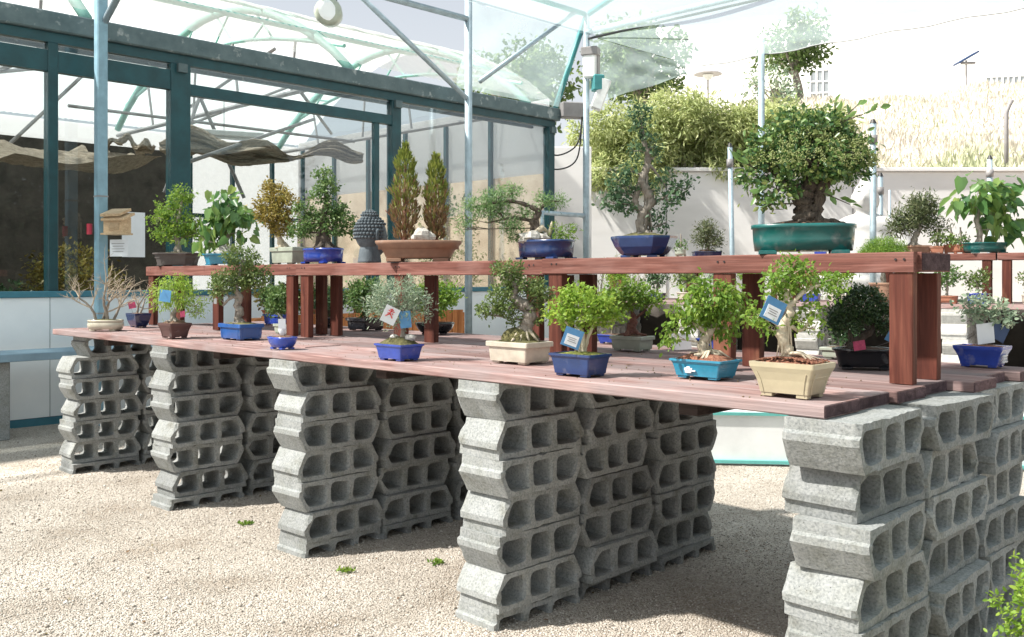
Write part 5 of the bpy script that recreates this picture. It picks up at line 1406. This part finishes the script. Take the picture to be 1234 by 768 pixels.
bonsai('tree with large drooping glossy leaves in a turquoise octagonal pot', SH(6.03), .0072, dict(shape='oct', L=.33, D=.24, h=14, mat=A['p_aqua'], prof='flare', rz=0),
       [([(4, 0, 15, 3.6), (0, 0, 26, 3), (6, 0, 34, 2.8), (2, 0, 46, 2.2), (6, 0, 62, 1.2)], M['bark_grey'])],
       [(6, 74, 14, 9), (-4, 62, 12, 12), (16, 58, 12, 14), (4, 50, 13, 12), (24, 44, 7, 10), (-24, 32, 7, 9), (-10, 40, 7, 8)], ('heart', .085, LF['big']), seed=73, dens=.95, droop=1.5, extra=ex_s2)
bonsai('dense yellow brown leaved tree in a pale grey pot', SH(5.0, 1.06), .0066, dict(shape='rect', L=.34, D=.20, h=20, mat=A['p_grey'], prof='lip', soil=A['moss']),
       [([(-10, 0, 19, 6), (-13, 0, 28, 4), (-18, 0, 44, 3), (-18, 0, 70, 1.6)], M['bark_pale'])],
       [(-20, 84, 18, 11), (-30, 70, 15, 12), (-8, 70, 16, 14), (-20, 58, 20, 13), (-10, 44, 16, 9), (-26, 94, 9, 6)], ('oval', .028, LF['yellow']), seed=74, dens=1.1)
bonsai('tall green elm with a wide dark trunk in a royal blue oval pot', SH(4.52), .0063, dict(shape='oval', L=.36, D=.24, h=18, mat=A['p_blue'], prof='straight', rz=ROT),
       [([(3, 0, 17, 9), (2, 0, 34, 6), (0, 0, 52, 4.6), (4, 0, 74, 3), (2, 0, 100, 1.2)], M['bark_dark']), ([(-6, -3, 17, 4.5), (-4, -2, 34, 3.2), (0, 0, 50, 2.4)], M['bark_pale'])],
       [(0, 106, 11, 8), (4, 92, 14, 9), (-4, 80, 13, 9), (-22, 62, 14, 10), (-14, 48, 17, 9), (-28, 40, 15, 8), (14, 66, 14, 9), (24, 54, 15, 9), (36, 40, 8, 7), (4, 56, 15, 9), (14, 42, 14, 6)], ('oval', .028, LF['mid']), seed=75, dens=1.05)

# stone head seen from behind and the side
def remesh(o, vox):
    md = o.modifiers.new('remesh', 'REMESH'); md.mode = 'VOXEL'; md.voxel_size = vox; md.use_smooth_shade = True
    s_ = o.modifiers.new('smooth', 'SMOOTH'); s_.iterations = 4; s_.factor = .5
bh = empty('stone_buddha_head', SH(3.89, 1.0)); bh.rotation_euler[2] = R(128)
m = MB(); m.ball((0, 0, .205), (.105, .115, .125), 24, 16); m.ball((0, -.03, .14), (.08, .085, .10), 20, 14); m.tube([(0, .01, .0), (0, .01, .1)], [.085, .07], 20)
m.ball((0, -.112, .165), (.016, .024, .03), 10, 8); m.ball((0, -.095, .125), (.035, .022, .014), 10, 8); m.ball((0, -.085, .095), (.04, .03, .026), 10, 8)
for s_ in (-1, 1): m.ball((s_ * .04, -.095, .19), (.026, .016, .012), 10, 8)
o = m.build('head', M['grey_stone'], bh); remesh(o, .006)
m = MB()
for i in range(9):
    th = R(12 + i * 11.5); n_ = max(5, int(30 * math.sin(th)))
    for j in range(n_):
        a = 2 * math.pi * (j + .5 * (i % 2)) / n_
        p_ = Vector((.106 * math.sin(th) * math.cos(a), .118 * math.sin(th) * math.sin(a), .207 + .126 * math.cos(th)))
        if p_.y < -.045 and p_.z < .262: continue
        m.ball(p_, (.0125, .0125, .0115), 8, 5)
m.build('curled_hair', M['grey_stone'], bh, True)
m = MB(); m.ball((0, .01, .325), (.058, .058, .042), 16, 10); tp = m.build('topknot', M['grey_stone'], bh, True)
m = MB()
for i in range(3):
    th = R(25 + i * 26); n_ = int(17 * math.sin(th)) + 2
    for j in range(n_):
        a = 2 * math.pi * (j + .5 * (i % 2)) / n_; m.ball((.057 * math.sin(th) * math.cos(a), .01 + .057 * math.sin(th) * math.sin(a), .327 + .041 * math.cos(th)), (.010, .010, .009), 8, 5)
m.build('curls', M['grey_stone'], tp, True)
for s_ in (-1, 1):
    m = MB(); pa, ra = smooth_path([(s_ * .104, .0, .23), (s_ * .113, .012, .215), (s_ * .112, .012, .17), (s_ * .104, .0, .12), (s_ * .10, -.005, .10)], [.010, .014, .012, .013, .009], 5); m.tube(pa, ra, 8); m.build('ear', M['grey_stone'], bh, True)
tag(bh, 'grey stone Buddha head with curled hair turned away on the shelf', 'statue')

def ex_s6(root, k, pz, rg):
    for (x, y, r) in ((.035, -.10, .06), (.085, -.09, .035), (-.02, -.12, .02)):
        m = MB(); m.ball((x, y, pz + r * .4), (r, r * .7, r * .9), 8, 6, .22, rg); m.build('rock', M['rock'], root)
    for cx, h0, h1, r in ((-17, 26, 139, 15), (20, 26, 126, 12)):
        P, X, RN = [], [], []; rr = np.random.RandomState(int(cx + 100))
        for i in range(2600):
            f = rr.rand(); prof = math.sin(math.pi * min(1, .12 + f * .93)) ** .6; rad = r * k * prof * rr.uniform(.3, 1.0) ** .5 * (1 + .22 * math.sin(f * 23 + cx) + .15 * math.sin(f * 41)) + abs(rr.normal()) * .006
            a = rr.uniform(0, 2 * math.pi); P.append((cx * k + rad * math.cos(a) + .3 * (f) * (3 * k), rad * math.sin(a), (h0 + (h1 - h0) * f) * k)); X.append((math.cos(a) * .45 + rr.normal() * .2, math.sin(a) * .45 + rr.normal() * .2, 1)); RN.append(f)
        P = np.array(P); X = np.array(X); RN = np.array(RN); g_ = (RN + rr.normal(size=len(RN)) * .16) > .48
        nr_ = rr.normal(size=P.shape)
        for sel, nm, lm in ((g_, 'green_foliage', 'cypress'), (~g_, 'brown_foliage', 'rust')):
            scatter_mesh(nm, leaf_tpl('narrow'), P[sel], X[sel], nr_[sel], rr.uniform(.02, .055, sel.sum()), rr.rand(sel.sum()), LF[lm], root)
bonsai('pair of upright conifers, brown below and green above, in a wide brown bowl', SH(3.40), .0056, dict(shape='oval', L=.585, D=.34, h=25, mat=A['p_clay'], prof='wide', rz=0, foot=.022, soil=A['redsoil'], mound=.02),
       [([(-17, 0, 25, 3), (-17, 0, 60, 2.4), (-16, 0, 130, .6)], M['bark_red']), ([(20, 0, 25, 2.8), (20, 0, 60, 2), (21, 0, 118, .6)], M['bark_red']), ([(-19, -1, 25, 1.5), (-26, -2, 45, 1), (-40, -2, 62, .6)], M['bark_grey'])], [], None, seed=76, extra=ex_s6, branch=False)
def ex_s7(root, k, pz, rg):
    for (x, y, z, r) in ((-.09, -.03, .01, .07), (-.02, -.02, .01, .05)):
        m = MB(); m.ball((x, y, pz + z), (r, r * .7, r * .55), 8, 6, .28, rg); m.build('rock', M['rock'], root)
    m = MB(); m.tube([(-.12, -.03, pz), (-.02, -.02, pz + .07), (.02, 0, pz + .03)], [.012, .02, .012], 7); m.tube([(.01, 0, pz), (.03, -.01, pz + .07), (.035, 0, pz + .11)], [.014, .012, .004], 7); m.build('driftwood', M['bark_pale'], root, True)
    rr = np.random.RandomState(3); a, b, c, rn = pads_to_leaves([(.09, -.02, pz + .04, .075, .06, .045)], .022, rr, 1.0)
    scatter_mesh('companion_plant', leaf_tpl('narrow'), a, b, c, .03 * rr.uniform(.7, 1.3, len(a)), rn, LF['maple'], root)
bonsai('sideways sweeping juniper over rock and driftwood in a blue oval pot', SH(2.24), .0049, dict(shape='oval', L=.36, D=.25, h=23, mat=A['p_midnight'], prof='straight', rz=ROT),
       [([(-6, 0, 23, 4), (-10, 0, 36, 4.4), (-16, 0, 46, 4), (-8, 0, 56, 3.4), (-20, 0, 64, 2.8), (-45, 0, 70, 2.2), (-85, 0, 64, 1)], M['bark_dark']), ([(-16, 0, 46, 2.4), (-40, 0, 50, 1.8), (-70, 0, 44, .8)], M['bark_dark']), ([(-12, 0, 54, 2.6), (0, 0, 68, 1.6), (14, 0, 70, 1)], M['bark_dark'])],
       [(-58, 76, 22, 8), (-40, 84, 13, 6), (-82, 66, 16, 7), (-96, 52, 9, 8), (-70, 58, 16, 7), (-46, 44, 17, 8), (-36, 30, 11, 7), (-24, 58, 12, 7), (-4, 72, 12, 7), (12, 70, 13, 5), (-100, 38, 5, 6), (-56, 62, 16, 6)], ('narrow', .027, LF['juniper']), seed=77, dens=1.9, extra=ex_s7, twigs=7, clump=14)
bonsai('tall gnarled tree with a hollow twisted grey trunk in a deep blue pot', SH(1.53), .0044, dict(shape='oct', L=.34, D=.24, h=26, mat=A['p_midnight'], prof='bowl', rz=ROT * .7, soil=A['oldmoss'], mound=.03),
       [([(0, 0, 26, 6.5), (-5, 0, 42, 5.4), (0, 0, 56, 5), (9, 0, 68, 5.2), (3, 0, 82, 5.6), (-3, 0, 94, 5), (3, 0, 108, 4.6), (5, 0, 124, 3.8), (0, 0, 142, 3), (-2, 0, 160, 1.6)], M['bark_grey']),
        ([(0, 2, 56, 4), (-10, 2, 66, 4.2), (-8, 2, 80, 4), (-2, 2, 94, 3.4)], M['bark_grey']), ([(6, 0, 66, 2.4), (26, 0, 74, 1.6), (44, 0, 86, .8)], M['bark_grey']), ([(3, 0, 118, 2.2), (18, 0, 100, 1.4), (28, 0, 84, .8)], M['bark_grey'])],
       [(-6, 174, 12, 10, -3), (-3, 160, 9, 8, -3), (4, 146, 8, 7, -4), (-12, 132, 10, 7, -3), (12, 136, 9, 6, -3), (46, 84, 13, 7), (30, 72, 15, 7), (54, 92, 7, 6), (22, 42, 9, 8), (18, 52, 7, 5), (-28, 84, 17, 9), (-38, 68, 14, 8), (-20, 108, 12, 7), (-30, 96, 10, 6), (28, 98, 10, 6), (12, 122, 8, 6), (-20, 60, 10, 6), (10, 84, 9, 6)], ('oval', .029, LF['dark2']), seed=78, dens=.95)
bonsai('miniature pine in a tiny flat blue dish on the shelf', SH(1.22, 1.16), .0043, dict(shape='rect', L=.145, D=.09, h=7, mat=A['p_navy'], prof='straight', foot=.004, rz=0), [([(0, 0, 6, 2.4), (2, 0, 14, 1.8), (0, 0, 26, 1)], M['bark_grey'])],
       [(-2, 34, 12, 5), (-8, 24, 9, 4), (10, 26, 9, 4), (3, 18, 14, 4), (2, 40, 6, 4)], ('narrow', .022, LF['pine']), seed=79, dens=3.0)
# the big tree: leaves, berry heads, long shoots
def ex_big(root, k, pz, rg):
    rr = np.random.RandomState(9); P = []
    for i in range(150):
        d = rr.normal(size=3); d /= np.linalg.norm(d); d[2] = abs(d[2]) * .9 - .25; d[1] = -abs(d[1]) if rr.rand() < .7 else d[1]
        c = np.array([8 * k, 0, 116 * k]) + d * np.array([78, 66, 50]) * k * rr.uniform(.9, 1.02)
        for j in range(16): P.append(c + rr.normal(size=3) * .013)
    P = np.array(P)
    o = scatter_mesh('berry_heads', leaf_tpl('pebble'), P, rr.normal(size=P.shape), rr.normal(size=P.shape), rr.uniform(.0035, .006, len(P)), np.clip(rr.normal(.65, .2, len(P)), 0, 1), LF['hedge'], root); o['kind'] = 'stuff'
    sh = [((40, 158), (62, 180)), ((46, 160), (84, 174)), ((30, 156), (36, 182)), ((-44, 92), (-62, 70)), ((-30, 80), (-44, 62)), ((20, 74), (52, 60)), ((-70, 108), (-84, 118))]
    P, X = [], []
    for a, b in sh:
        st_ = MB(); st_.tube([(a[0] * k * .8, -.03, a[1] * k * .94), (a[0] * k, -.05, a[1] * k), (b[0] * k, -.05, b[1] * k)], [.004, .0035, .002], 5); st_.build('shoot', M['bark_dark'], root)
        for j in range(5):
            f = j / 4; P.append(((a[0] + (b[0] - a[0]) * f) * k, -.05 + rg.uniform(-.05, .03), (a[1] + (b[1] - a[1]) * f) * k)); X.append(((b[0] - a[0]) + rg.gauss(0, 14), rg.gauss(0, 12), (b[1] - a[1]) + rg.gauss(0, 10)))
    scatter_mesh('shoot_leaves', leaf_tpl('oval'), np.array(P), np.array(X), np.random.RandomState(2).normal(size=(len(P), 3)), np.full(len(P), .055), np.full(len(P), .62), LF['big'], root)
bonsai('big broad tree with a stout dark trunk in a teal oval pot', SH(.61), .00388, dict(shape='oval', L=.475, D=.32, h=36, mat=A['p_teal'], prof='straight', rz=ROT * .35, foot=.018, soil=A['soil'], mound=.03),
       [([(4, 0, 35, 15), (2, 0, 48, 12.5), (0, 0, 62, 11.5), (4, 0, 78, 10.5), (12, 0, 98, 9), (8, 0, 130, 4)], M['bark_dark']), ([(14, 0, 36, 9), (16, 0, 56, 7.5), (22, 0, 80, 8), (40, 0, 110, 4)], M['bark_dark']), ([(0, 0, 72, 8), (-28, 0, 96, 5), (-50, 0, 112, 3)], M['bark_dark']), ([(20, 0, 36, 9), (38, 0, 38, 6), (56, 2, 34, 3)], M['bark_dark'])],
       [(4, 142, 46, 28, 0), (-36, 124, 32, 28, -5), (46, 124, 33, 28, -5), (-52, 98, 22, 20), (-38, 82, 22, 16, -20), (6, 112, 44, 24, -25), (64, 104, 17, 18), (30, 96, 30, 14, -10), (-10, 158, 32, 17, 0), (30, 156, 28, 17, 0), (-54, 126, 17, 18), (66, 126, 15, 17), (-10, 92, 24, 14, 20), (-46, 64, 10, 8)],
       ('oval', .034, LF['holly']), seed=80, dens=.85, extra=ex_big, twigs=6)

# ============================================================ BACK TABLE
BA = R(-30); bx_, by_ = Vector((math.cos(BA), math.sin(BA), 0)), Vector((-math.sin(BA), math.cos(BA), 0))
BC = Vector((3.9, 12.0, 0)); BZ = 1.335
def BP(d, e, z=0.0): return BC + bx_ * d + by_ * e + Vector((0, 0, z))
bt = empty('plank_table', BP(0, 0, BZ - .05), BA)
tag(bt, 'second red plank table on block stacks below the white wall', 'table')
for i in range(6):
    for a, b_ in ((-4.4, .3 + .2 * (i % 2)), (.31 + .2 * (i % 2), 5.2)):
        plank_mesh(b_ - a, .288, .05, 300 + i).build('plank', M['plank'], bt, loc=((a + b_) / 2, .15 + i * .297, .025))
rg = random.Random(5)
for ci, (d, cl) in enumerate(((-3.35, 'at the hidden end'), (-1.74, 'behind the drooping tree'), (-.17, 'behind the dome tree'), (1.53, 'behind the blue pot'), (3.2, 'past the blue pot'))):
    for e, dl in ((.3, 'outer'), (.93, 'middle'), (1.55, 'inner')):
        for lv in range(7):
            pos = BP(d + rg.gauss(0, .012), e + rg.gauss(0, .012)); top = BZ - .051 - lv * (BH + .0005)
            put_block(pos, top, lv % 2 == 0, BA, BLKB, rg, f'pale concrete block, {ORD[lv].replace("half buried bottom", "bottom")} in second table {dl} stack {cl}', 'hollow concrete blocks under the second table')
def bshelf(label, d0, d1, legs):
    root = empty('shelf', BP(d0, .75, BZ + .002), BA); tag(root, label, 'shelf', 'red wooden shelves standing on the second table'); L = d1 - d0; zt = .62
    y = 0
    for i, wd in enumerate((.05, .17, .17)):
        plank_mesh(L, wd - .004, .086, 400 + i).build('front_board' if i == 0 else 'plank', M['rail'], root, loc=(L / 2, y + wd / 2, zt - .043)); y += wd
    for q in legs:
        for ly in (.04, .3):
            o = plank_mesh(zt - .088, .10, .05, 500 + int(q * 9)).build('leg', M['legwood'], root, loc=(q, ly, (zt - .087) / 2)); o.rotation_euler = Matrix(((0, 1, 0), (0, 0, 1), (1, 0, 0))).to_euler()
bshelf('red shelf on the second table below the teal pot with broad leaves', 1.95, 4.6, (.1, 1.3, 2.5))
bshelf('red shelf on the second table hidden behind the main shelf end', -.65, 1.93, (.1, 1.3, 2.48))
bshelf('red shelf on the second table seen through the main shelf gap', -3.3, -.67, (.1, 1.3, 2.52))
BSZ = BZ + .622 + .002

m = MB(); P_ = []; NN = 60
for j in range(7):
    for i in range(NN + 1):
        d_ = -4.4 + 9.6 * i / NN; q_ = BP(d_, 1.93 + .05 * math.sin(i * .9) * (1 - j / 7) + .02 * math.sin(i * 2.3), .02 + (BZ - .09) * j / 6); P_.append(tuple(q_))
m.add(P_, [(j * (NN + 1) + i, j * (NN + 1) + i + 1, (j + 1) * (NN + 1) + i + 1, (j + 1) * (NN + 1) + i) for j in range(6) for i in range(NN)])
o = m.build('added_dark_sheet', M['darkwall'], smooth=True); sd_ = o.modifiers.new('thick', 'SOLIDIFY'); sd_.thickness = .004  # added to darken the gaps between the second table's stacks
tag(o, 'dark sheet added behind the second table blocks to deepen shade', 'sheet')
def simple(label, pos, k, potk, leaf, pads, seed, trunk=None, cat='bonsai', **kw):
    bark = kw.pop('bark', M['bark_grey'])
    return bonsai(label, pos, k, potk, [(trunk or [(0, 0, potk['h'] * .9, 2.4), (1, 0, potk['h'] + 12, 1.8), (0, 0, potk['h'] + 26, 1)], bark)], pads, leaf, cat=cat, seed=seed, **kw)
kB = .0102
simple('broad leaved tree in a teal oval pot on the second shelf', BP(1.80, .95, BSZ), .0102, dict(shape='oval', L=.52, D=.34, h=13, mat=M['p_teal'], prof='straight', rz=0), ('heart', .16, LF['big']),
       [(-6, 72, 18, 9), (6, 62, 14, 10), (20, 60, 10, 9), (-14, 58, 8, 8), (14, 50, 9, 8), (22, 34, 6, 9)], 81, [(-8, 0, 12, 4), (-6, 0, 26, 3.2), (-10, 0, 40, 3), (-6, 0, 60, 1.6)], droop=1.1, dens=.85)
simple('layered pine bonsai in a brown clay pot on the second shelf', BP(1.02, .95, BSZ), .0100, dict(shape='rect', L=.28, D=.22, h=11, mat=M['p_clay'], prof='lip', rz=0), ('narrow', .065, LF['pine']),
       [(6, 68, 16, 5), (-14, 50, 17, 6), (-24, 36, 13, 5), (12, 52, 12, 5), (24, 36, 13, 5), (-6, 40, 14, 5), (18, 62, 9, 4), (-30, 30, 7, 4), (2, 60, 14, 5), (0, 48, 14, 5)], 82, [(-6, 0, 10, 5), (-4, 0, 22, 4), (2, 0, 34, 3), (-4, 0, 48, 2.2), (4, 0, 64, 1)], dens=4.5, clump=16)
# pots along the second table and shelves
pots = [(-2.95, .35, 0, 'p_blue', 'lime'), (-2.35, .4, 0, 'p_navy', 'dark'), (-1.9, .3, 0, 'p_cream', 'elm'), (-1.45, .45, 0, 'p_blue', 'silver'), (-.95, .3, 0, 'p_terra', 'maple'), (-.55, .4, 0, 'p_cream', 'lime'), (-.2, .3, 0, 'p_blue', 'reddish'), (.15, .42, 0, 'p_white', 'lime'),
        (1.0, .4, 0, 'p_terra', 'maple'), (1.42, .33, 0, 'p_terra', 'mid'), (1.75, .38, 0, 'p_blue', 'elm'), (2.35, .38, 0, 'p_white', 'elm'), (2.85, .3, 0, 'p_blue', 'mid'), (3.3, .4, 0, 'p_terra', 'maple'),
        (1.25, .95, 1, 'p_terra', 'elm'), (1.4, 1.05, 1, 'p_terra', 'maple'), (1.52, .95, 1, 'p_terra', 'mid'), (2.55, 1.0, 1, 'p_clay', 'maple'), (2.9, 1.0, 1, 'p_terra', 'elm'), (-.2, .95, 1, 'p_blue', 'silver'), (-2.2, .95, 1, 'p_grey', 'mid')]
CN = dict(p_blue='blue', p_navy='navy', p_cream='cream', p_terra='terracotta', p_white='ivory', p_clay='brown', p_grey='grey green')
LN = dict(lime='lime green', dark='dark green', elm='olive green', silver='silvery', maple='fresh green', reddish='reddish', mid='mid green')
seen = {}
for i, (d, e, up_, pm, lf) in enumerate(pots):
    rg = random.Random(600 + i); L = rg.uniform(.2, .3)
    if up_: L *= .75
    pk = dict(shape=rg.choice(['rect', 'oval']), L=L, D=L * .7, h=rg.uniform(11, 15), mat=M[pm], prof=rg.choice(['lip', 'flare', 'straight']), rz=BA)
    q = rg.uniform(.8, 1.15) * (.62 if up_ else 1)
    lab = f'small {LN[lf]} plant in a {CN[pm]} pot on the second ' + ('shelf' if up_ else 'table')
    seen[lab] = seen.get(lab, 0) + 1
    if seen[lab] > 1: lab += ' toward its end' if seen[lab] == 2 else ' at its far side'
    simple(lab, BP(d, e, (BSZ if up_ else BZ) + .0015), .0085, pk, ('oval', .045, LF[lf]), [(0, 34 * q, 16 * q, 11 * q), (9 * q, 42 * q, 11 * q, 8 * q), (-9 * q, 40 * q, 10 * q, 8 * q)], 600 + i, dens=.8, cat='potted plant', name='potted_plant', group='small potted plants on the second table')
simple('round clipped bright green conifer mound beyond the main shelf end', BP(.68, .42, BZ + .0015), .0090, dict(shape='oval', L=.34, D=.3, h=28, mat=M['p_clay'], prof='flare'), ('narrow', .034, LF['maple']),
       [(0, 76, 28, 16, 0), (-14, 70, 20, 13, 0), (14, 70, 20, 13, 0), (0, 66, 30, 12, -6)], 650, [(0, 0, 26, 4), (0, 0, 45, 3), (0, 0, 65, 2)], dens=2.6)

# white seated statue
ws = empty('seated_statue', (6.28, 16.9, 0)); ws.scale = (1.15, 1.15, 1.15)
m = MB(); m.box((0, 0, .6), (.75, .6, .6), 0, .04); m.build('pedestal', M['white_stone'], ws)
m = MB(); z0 = 1.2
m.ball((0, .05, z0 + .72), (.40, .27, .52), 20, 14); m.ball((0, .02, z0 + 1.02), (.46, .22, .22), 20, 12)
m.ball((0, -.05, z0 + .2), (.78, .48, .22), 22, 12)
for s_ in (-1, 1):
    m.ball((s_ * .52, -.2, z0 + .2), (.30, .34, .19), 16, 10)
    m.tube([(s_ * .44, .02, z0 + 1.08), (s_ * .56, -.02, z0 + .72), (s_ * .45, -.22, z0 + .46), (s_ * .1, -.40, z0 + .40)], [.14, .14, .12, .09], 12)
m.tube([(0, .02, z0 + 1.05), (0, .0, z0 + 1.32)], [.15, .12], 14)
m.ball((0, -.02, z0 + 1.47), (.185, .21, .25), 18, 14); m.ball((0, .02, z0 + 1.72), (.09, .09, .09), 12, 8); m.ball((0, -.225, z0 + 1.45), (.03, .04, .06), 8, 6)
m.ball((0, -.19, z0 + 1.36), (.06, .04, .02), 8, 6)
for s_ in (-1, 1): m.ball((s_ * .19, .0, z0 + 1.42), (.03, .05, .12), 8, 8)
o = m.build('body', M['white_stone'], ws); remesh(o, .028); ws.rotation_euler[2] = R(-25)
tag(ws, 'white stone Buddha seated cross legged before the retaining wall', 'statue')

# wooden slatted planter by the glasshouse with yellowish shrubs
op = empty('slatted_planter', W(8.6, 4.4, 0))
m = MB(); wbox(m, 8.42, 8.85, 2.9, 6.1, .03, 1.16); bw(m, 'box', M['orangewood'], op)
for i in range(31):
    tt_ = 2.88 + i * .104; m = MB(); m.box((0, 0, 0), (.58, .048, .012), 0, .003); o = m.build('slat', M['orangewood'], op)
    o.location = W(8.405, tt_, .62) - op.location; o.rotation_euler = (Matrix.Rotation(ROT, 3, 'Z') @ Matrix(((0, 0, -1), (0, 1, 0), (1, 0, 0)))).to_euler()
tag(op, 'orange brown slatted wooden planter between table and glasshouse', 'planter')
for i, (tt_, lm, lab) in enumerate(((3.15, 'yellow', 'yellow flowering low shrub at the near end of the slatted planter'), (3.8, 'elm', 'olive low shrub in the middle of the slatted planter'), (4.5, 'yellow', 'yellow green shrub in the slatted planter behind paired shelf legs'), (5.4, 'mid', 'mid green shrub at the far end of the slatted planter'))):
    bonsai(lab, W(8.63, tt_, 1.162), .008, dict(shape='oval', L=.34, D=.3, h=12, mat=M['p_terra'], prof='flare'), [([(0, 0, 11, 2.4), (0, 0, 24, 1.6), (0, 0, 34, 1)], M['bark_grey'])], [(0, 28, 26, 13), (-14, 34, 15, 11), (14, 32, 16, 12)], ('oval', .05, LF[lm]), seed=700 + i, cat='shrub', name='potted_shrub')
bk = empty('round_stool', W(7.85, 5.0, 0))
# shrub at the near right corner
bonsai('bright green leafy shrub growing at the corner by the block stacks', Vector((1.61, 2.66, 0)), 1.0, None, [([(0, 0, 0, .03), (.01, 0, .35, .022), (0, 0, .7, .012)], M['bark_grey']), ([(.02, .02, 0, .02), (.1, .05, .3, .015), (.16, .05, .6, .008)], M['bark_grey'])],
       [(-.03, .72, .19, .16, 0), (.14, .78, .18, .15, .05), (-.06, .52, .2, .18, 0), (.14, .5, .2, .2, 0), (0, .3, .2, .18, 0), (.25, .62, .17, .2, 0)], ('oval', .024, LF['lime']), cat='shrub', name='shrub', seed=720, dens=.9, up=.9)
# weeds in the gravel
for i, (x, y, lab) in enumerate(((-.43, 5.48, 'small green weed in the gravel nearest the block stack under the ivory pot'), (-.93, 5.32, 'small green weed in the gravel between two block stacks'), (-1.78, 6.35, 'tiny weed in the gravel by the stack under the brown pot'))):
    rr = np.random.RandomState(i + 3); n = 46; P = rr.normal(size=(n, 3)) * np.array([.02, .016, 0]); P[:, 2] = .004
    X = rr.normal(size=(n, 3)) * .8 + np.array([0, 0, .8]); w_ = scatter_mesh('weed', leaf_tpl('oval'), P, X, rr.normal(size=(n, 3)) + np.array([0, 0, 1]), rr.uniform(.012, .034, n), rr.rand(n), LF['maple'])
    w_.location = (x, y, .004); tag(w_, lab, 'weed')
# fallen leaves on the planks
for i, (s_, t_, lab) in enumerate(((1.42, .72, 'curled brown leaf lying on the planks beside the navy pot'), (.32, .62, 'dry leaf scrap on the planks behind the yellow pot'), (3.0, .32, 'small dry leaf on the planks left of the royal blue pot'))):
    rr = np.random.RandomState(i); o = scatter_mesh('fallen_leaf', leaf_tpl('lobed'), np.array([[0, 0, .004]]), np.array([[1.0, .3 * i, .05]]), np.array([[0, .1, 1.0]]), np.array([.05]), np.array([.3]), LF['rust'])
    o.location = W(s_, t_, TZ + .001); tag(o, lab, 'leaf')
bpy.data.objects.remove(bk)

# soil crumbs and leaf scraps dropped on the planks
rr = np.random.RandomState(44); n = 420
cs_, ct_ = rr.uniform(.1, 7.0, n), np.abs(rr.normal(.55, .5, n)) % 2.0
cp = np.array([tuple(W(a, b, TZ + .0035)) for a, b in zip(cs_, ct_)])
o = scatter_mesh('soil_crumbs', leaf_tpl('pebble'), cp, rr.normal(size=cp.shape) * np.array([1, 1, .2]), rr.normal(size=cp.shape) * .3 + np.array([0, 0, 1]), rr.uniform(.0018, .0055, n), rr.rand(n), LF['rust'])
tag(o, 'brown soil crumbs and scraps scattered over the planks', 'soil crumbs', kind='stuff')

rr = np.random.RandomState(45); n = 240
lp = np.stack([rr.uniform(-5, 2.5, n), rr.uniform(3.2, 9.5, n), np.full(n, .007)], 1)
o = scatter_mesh('leaf_litter', leaf_tpl('oval'), lp, rr.normal(size=lp.shape) * np.array([1, 1, .15]), rr.normal(size=lp.shape) * .35 + np.array([0, 0, 1]), rr.uniform(.012, .034, n), rr.rand(n), LF['rust'])
tag(o, 'tiny dry leaves scattered over the gravel', 'leaf litter', kind='stuff')
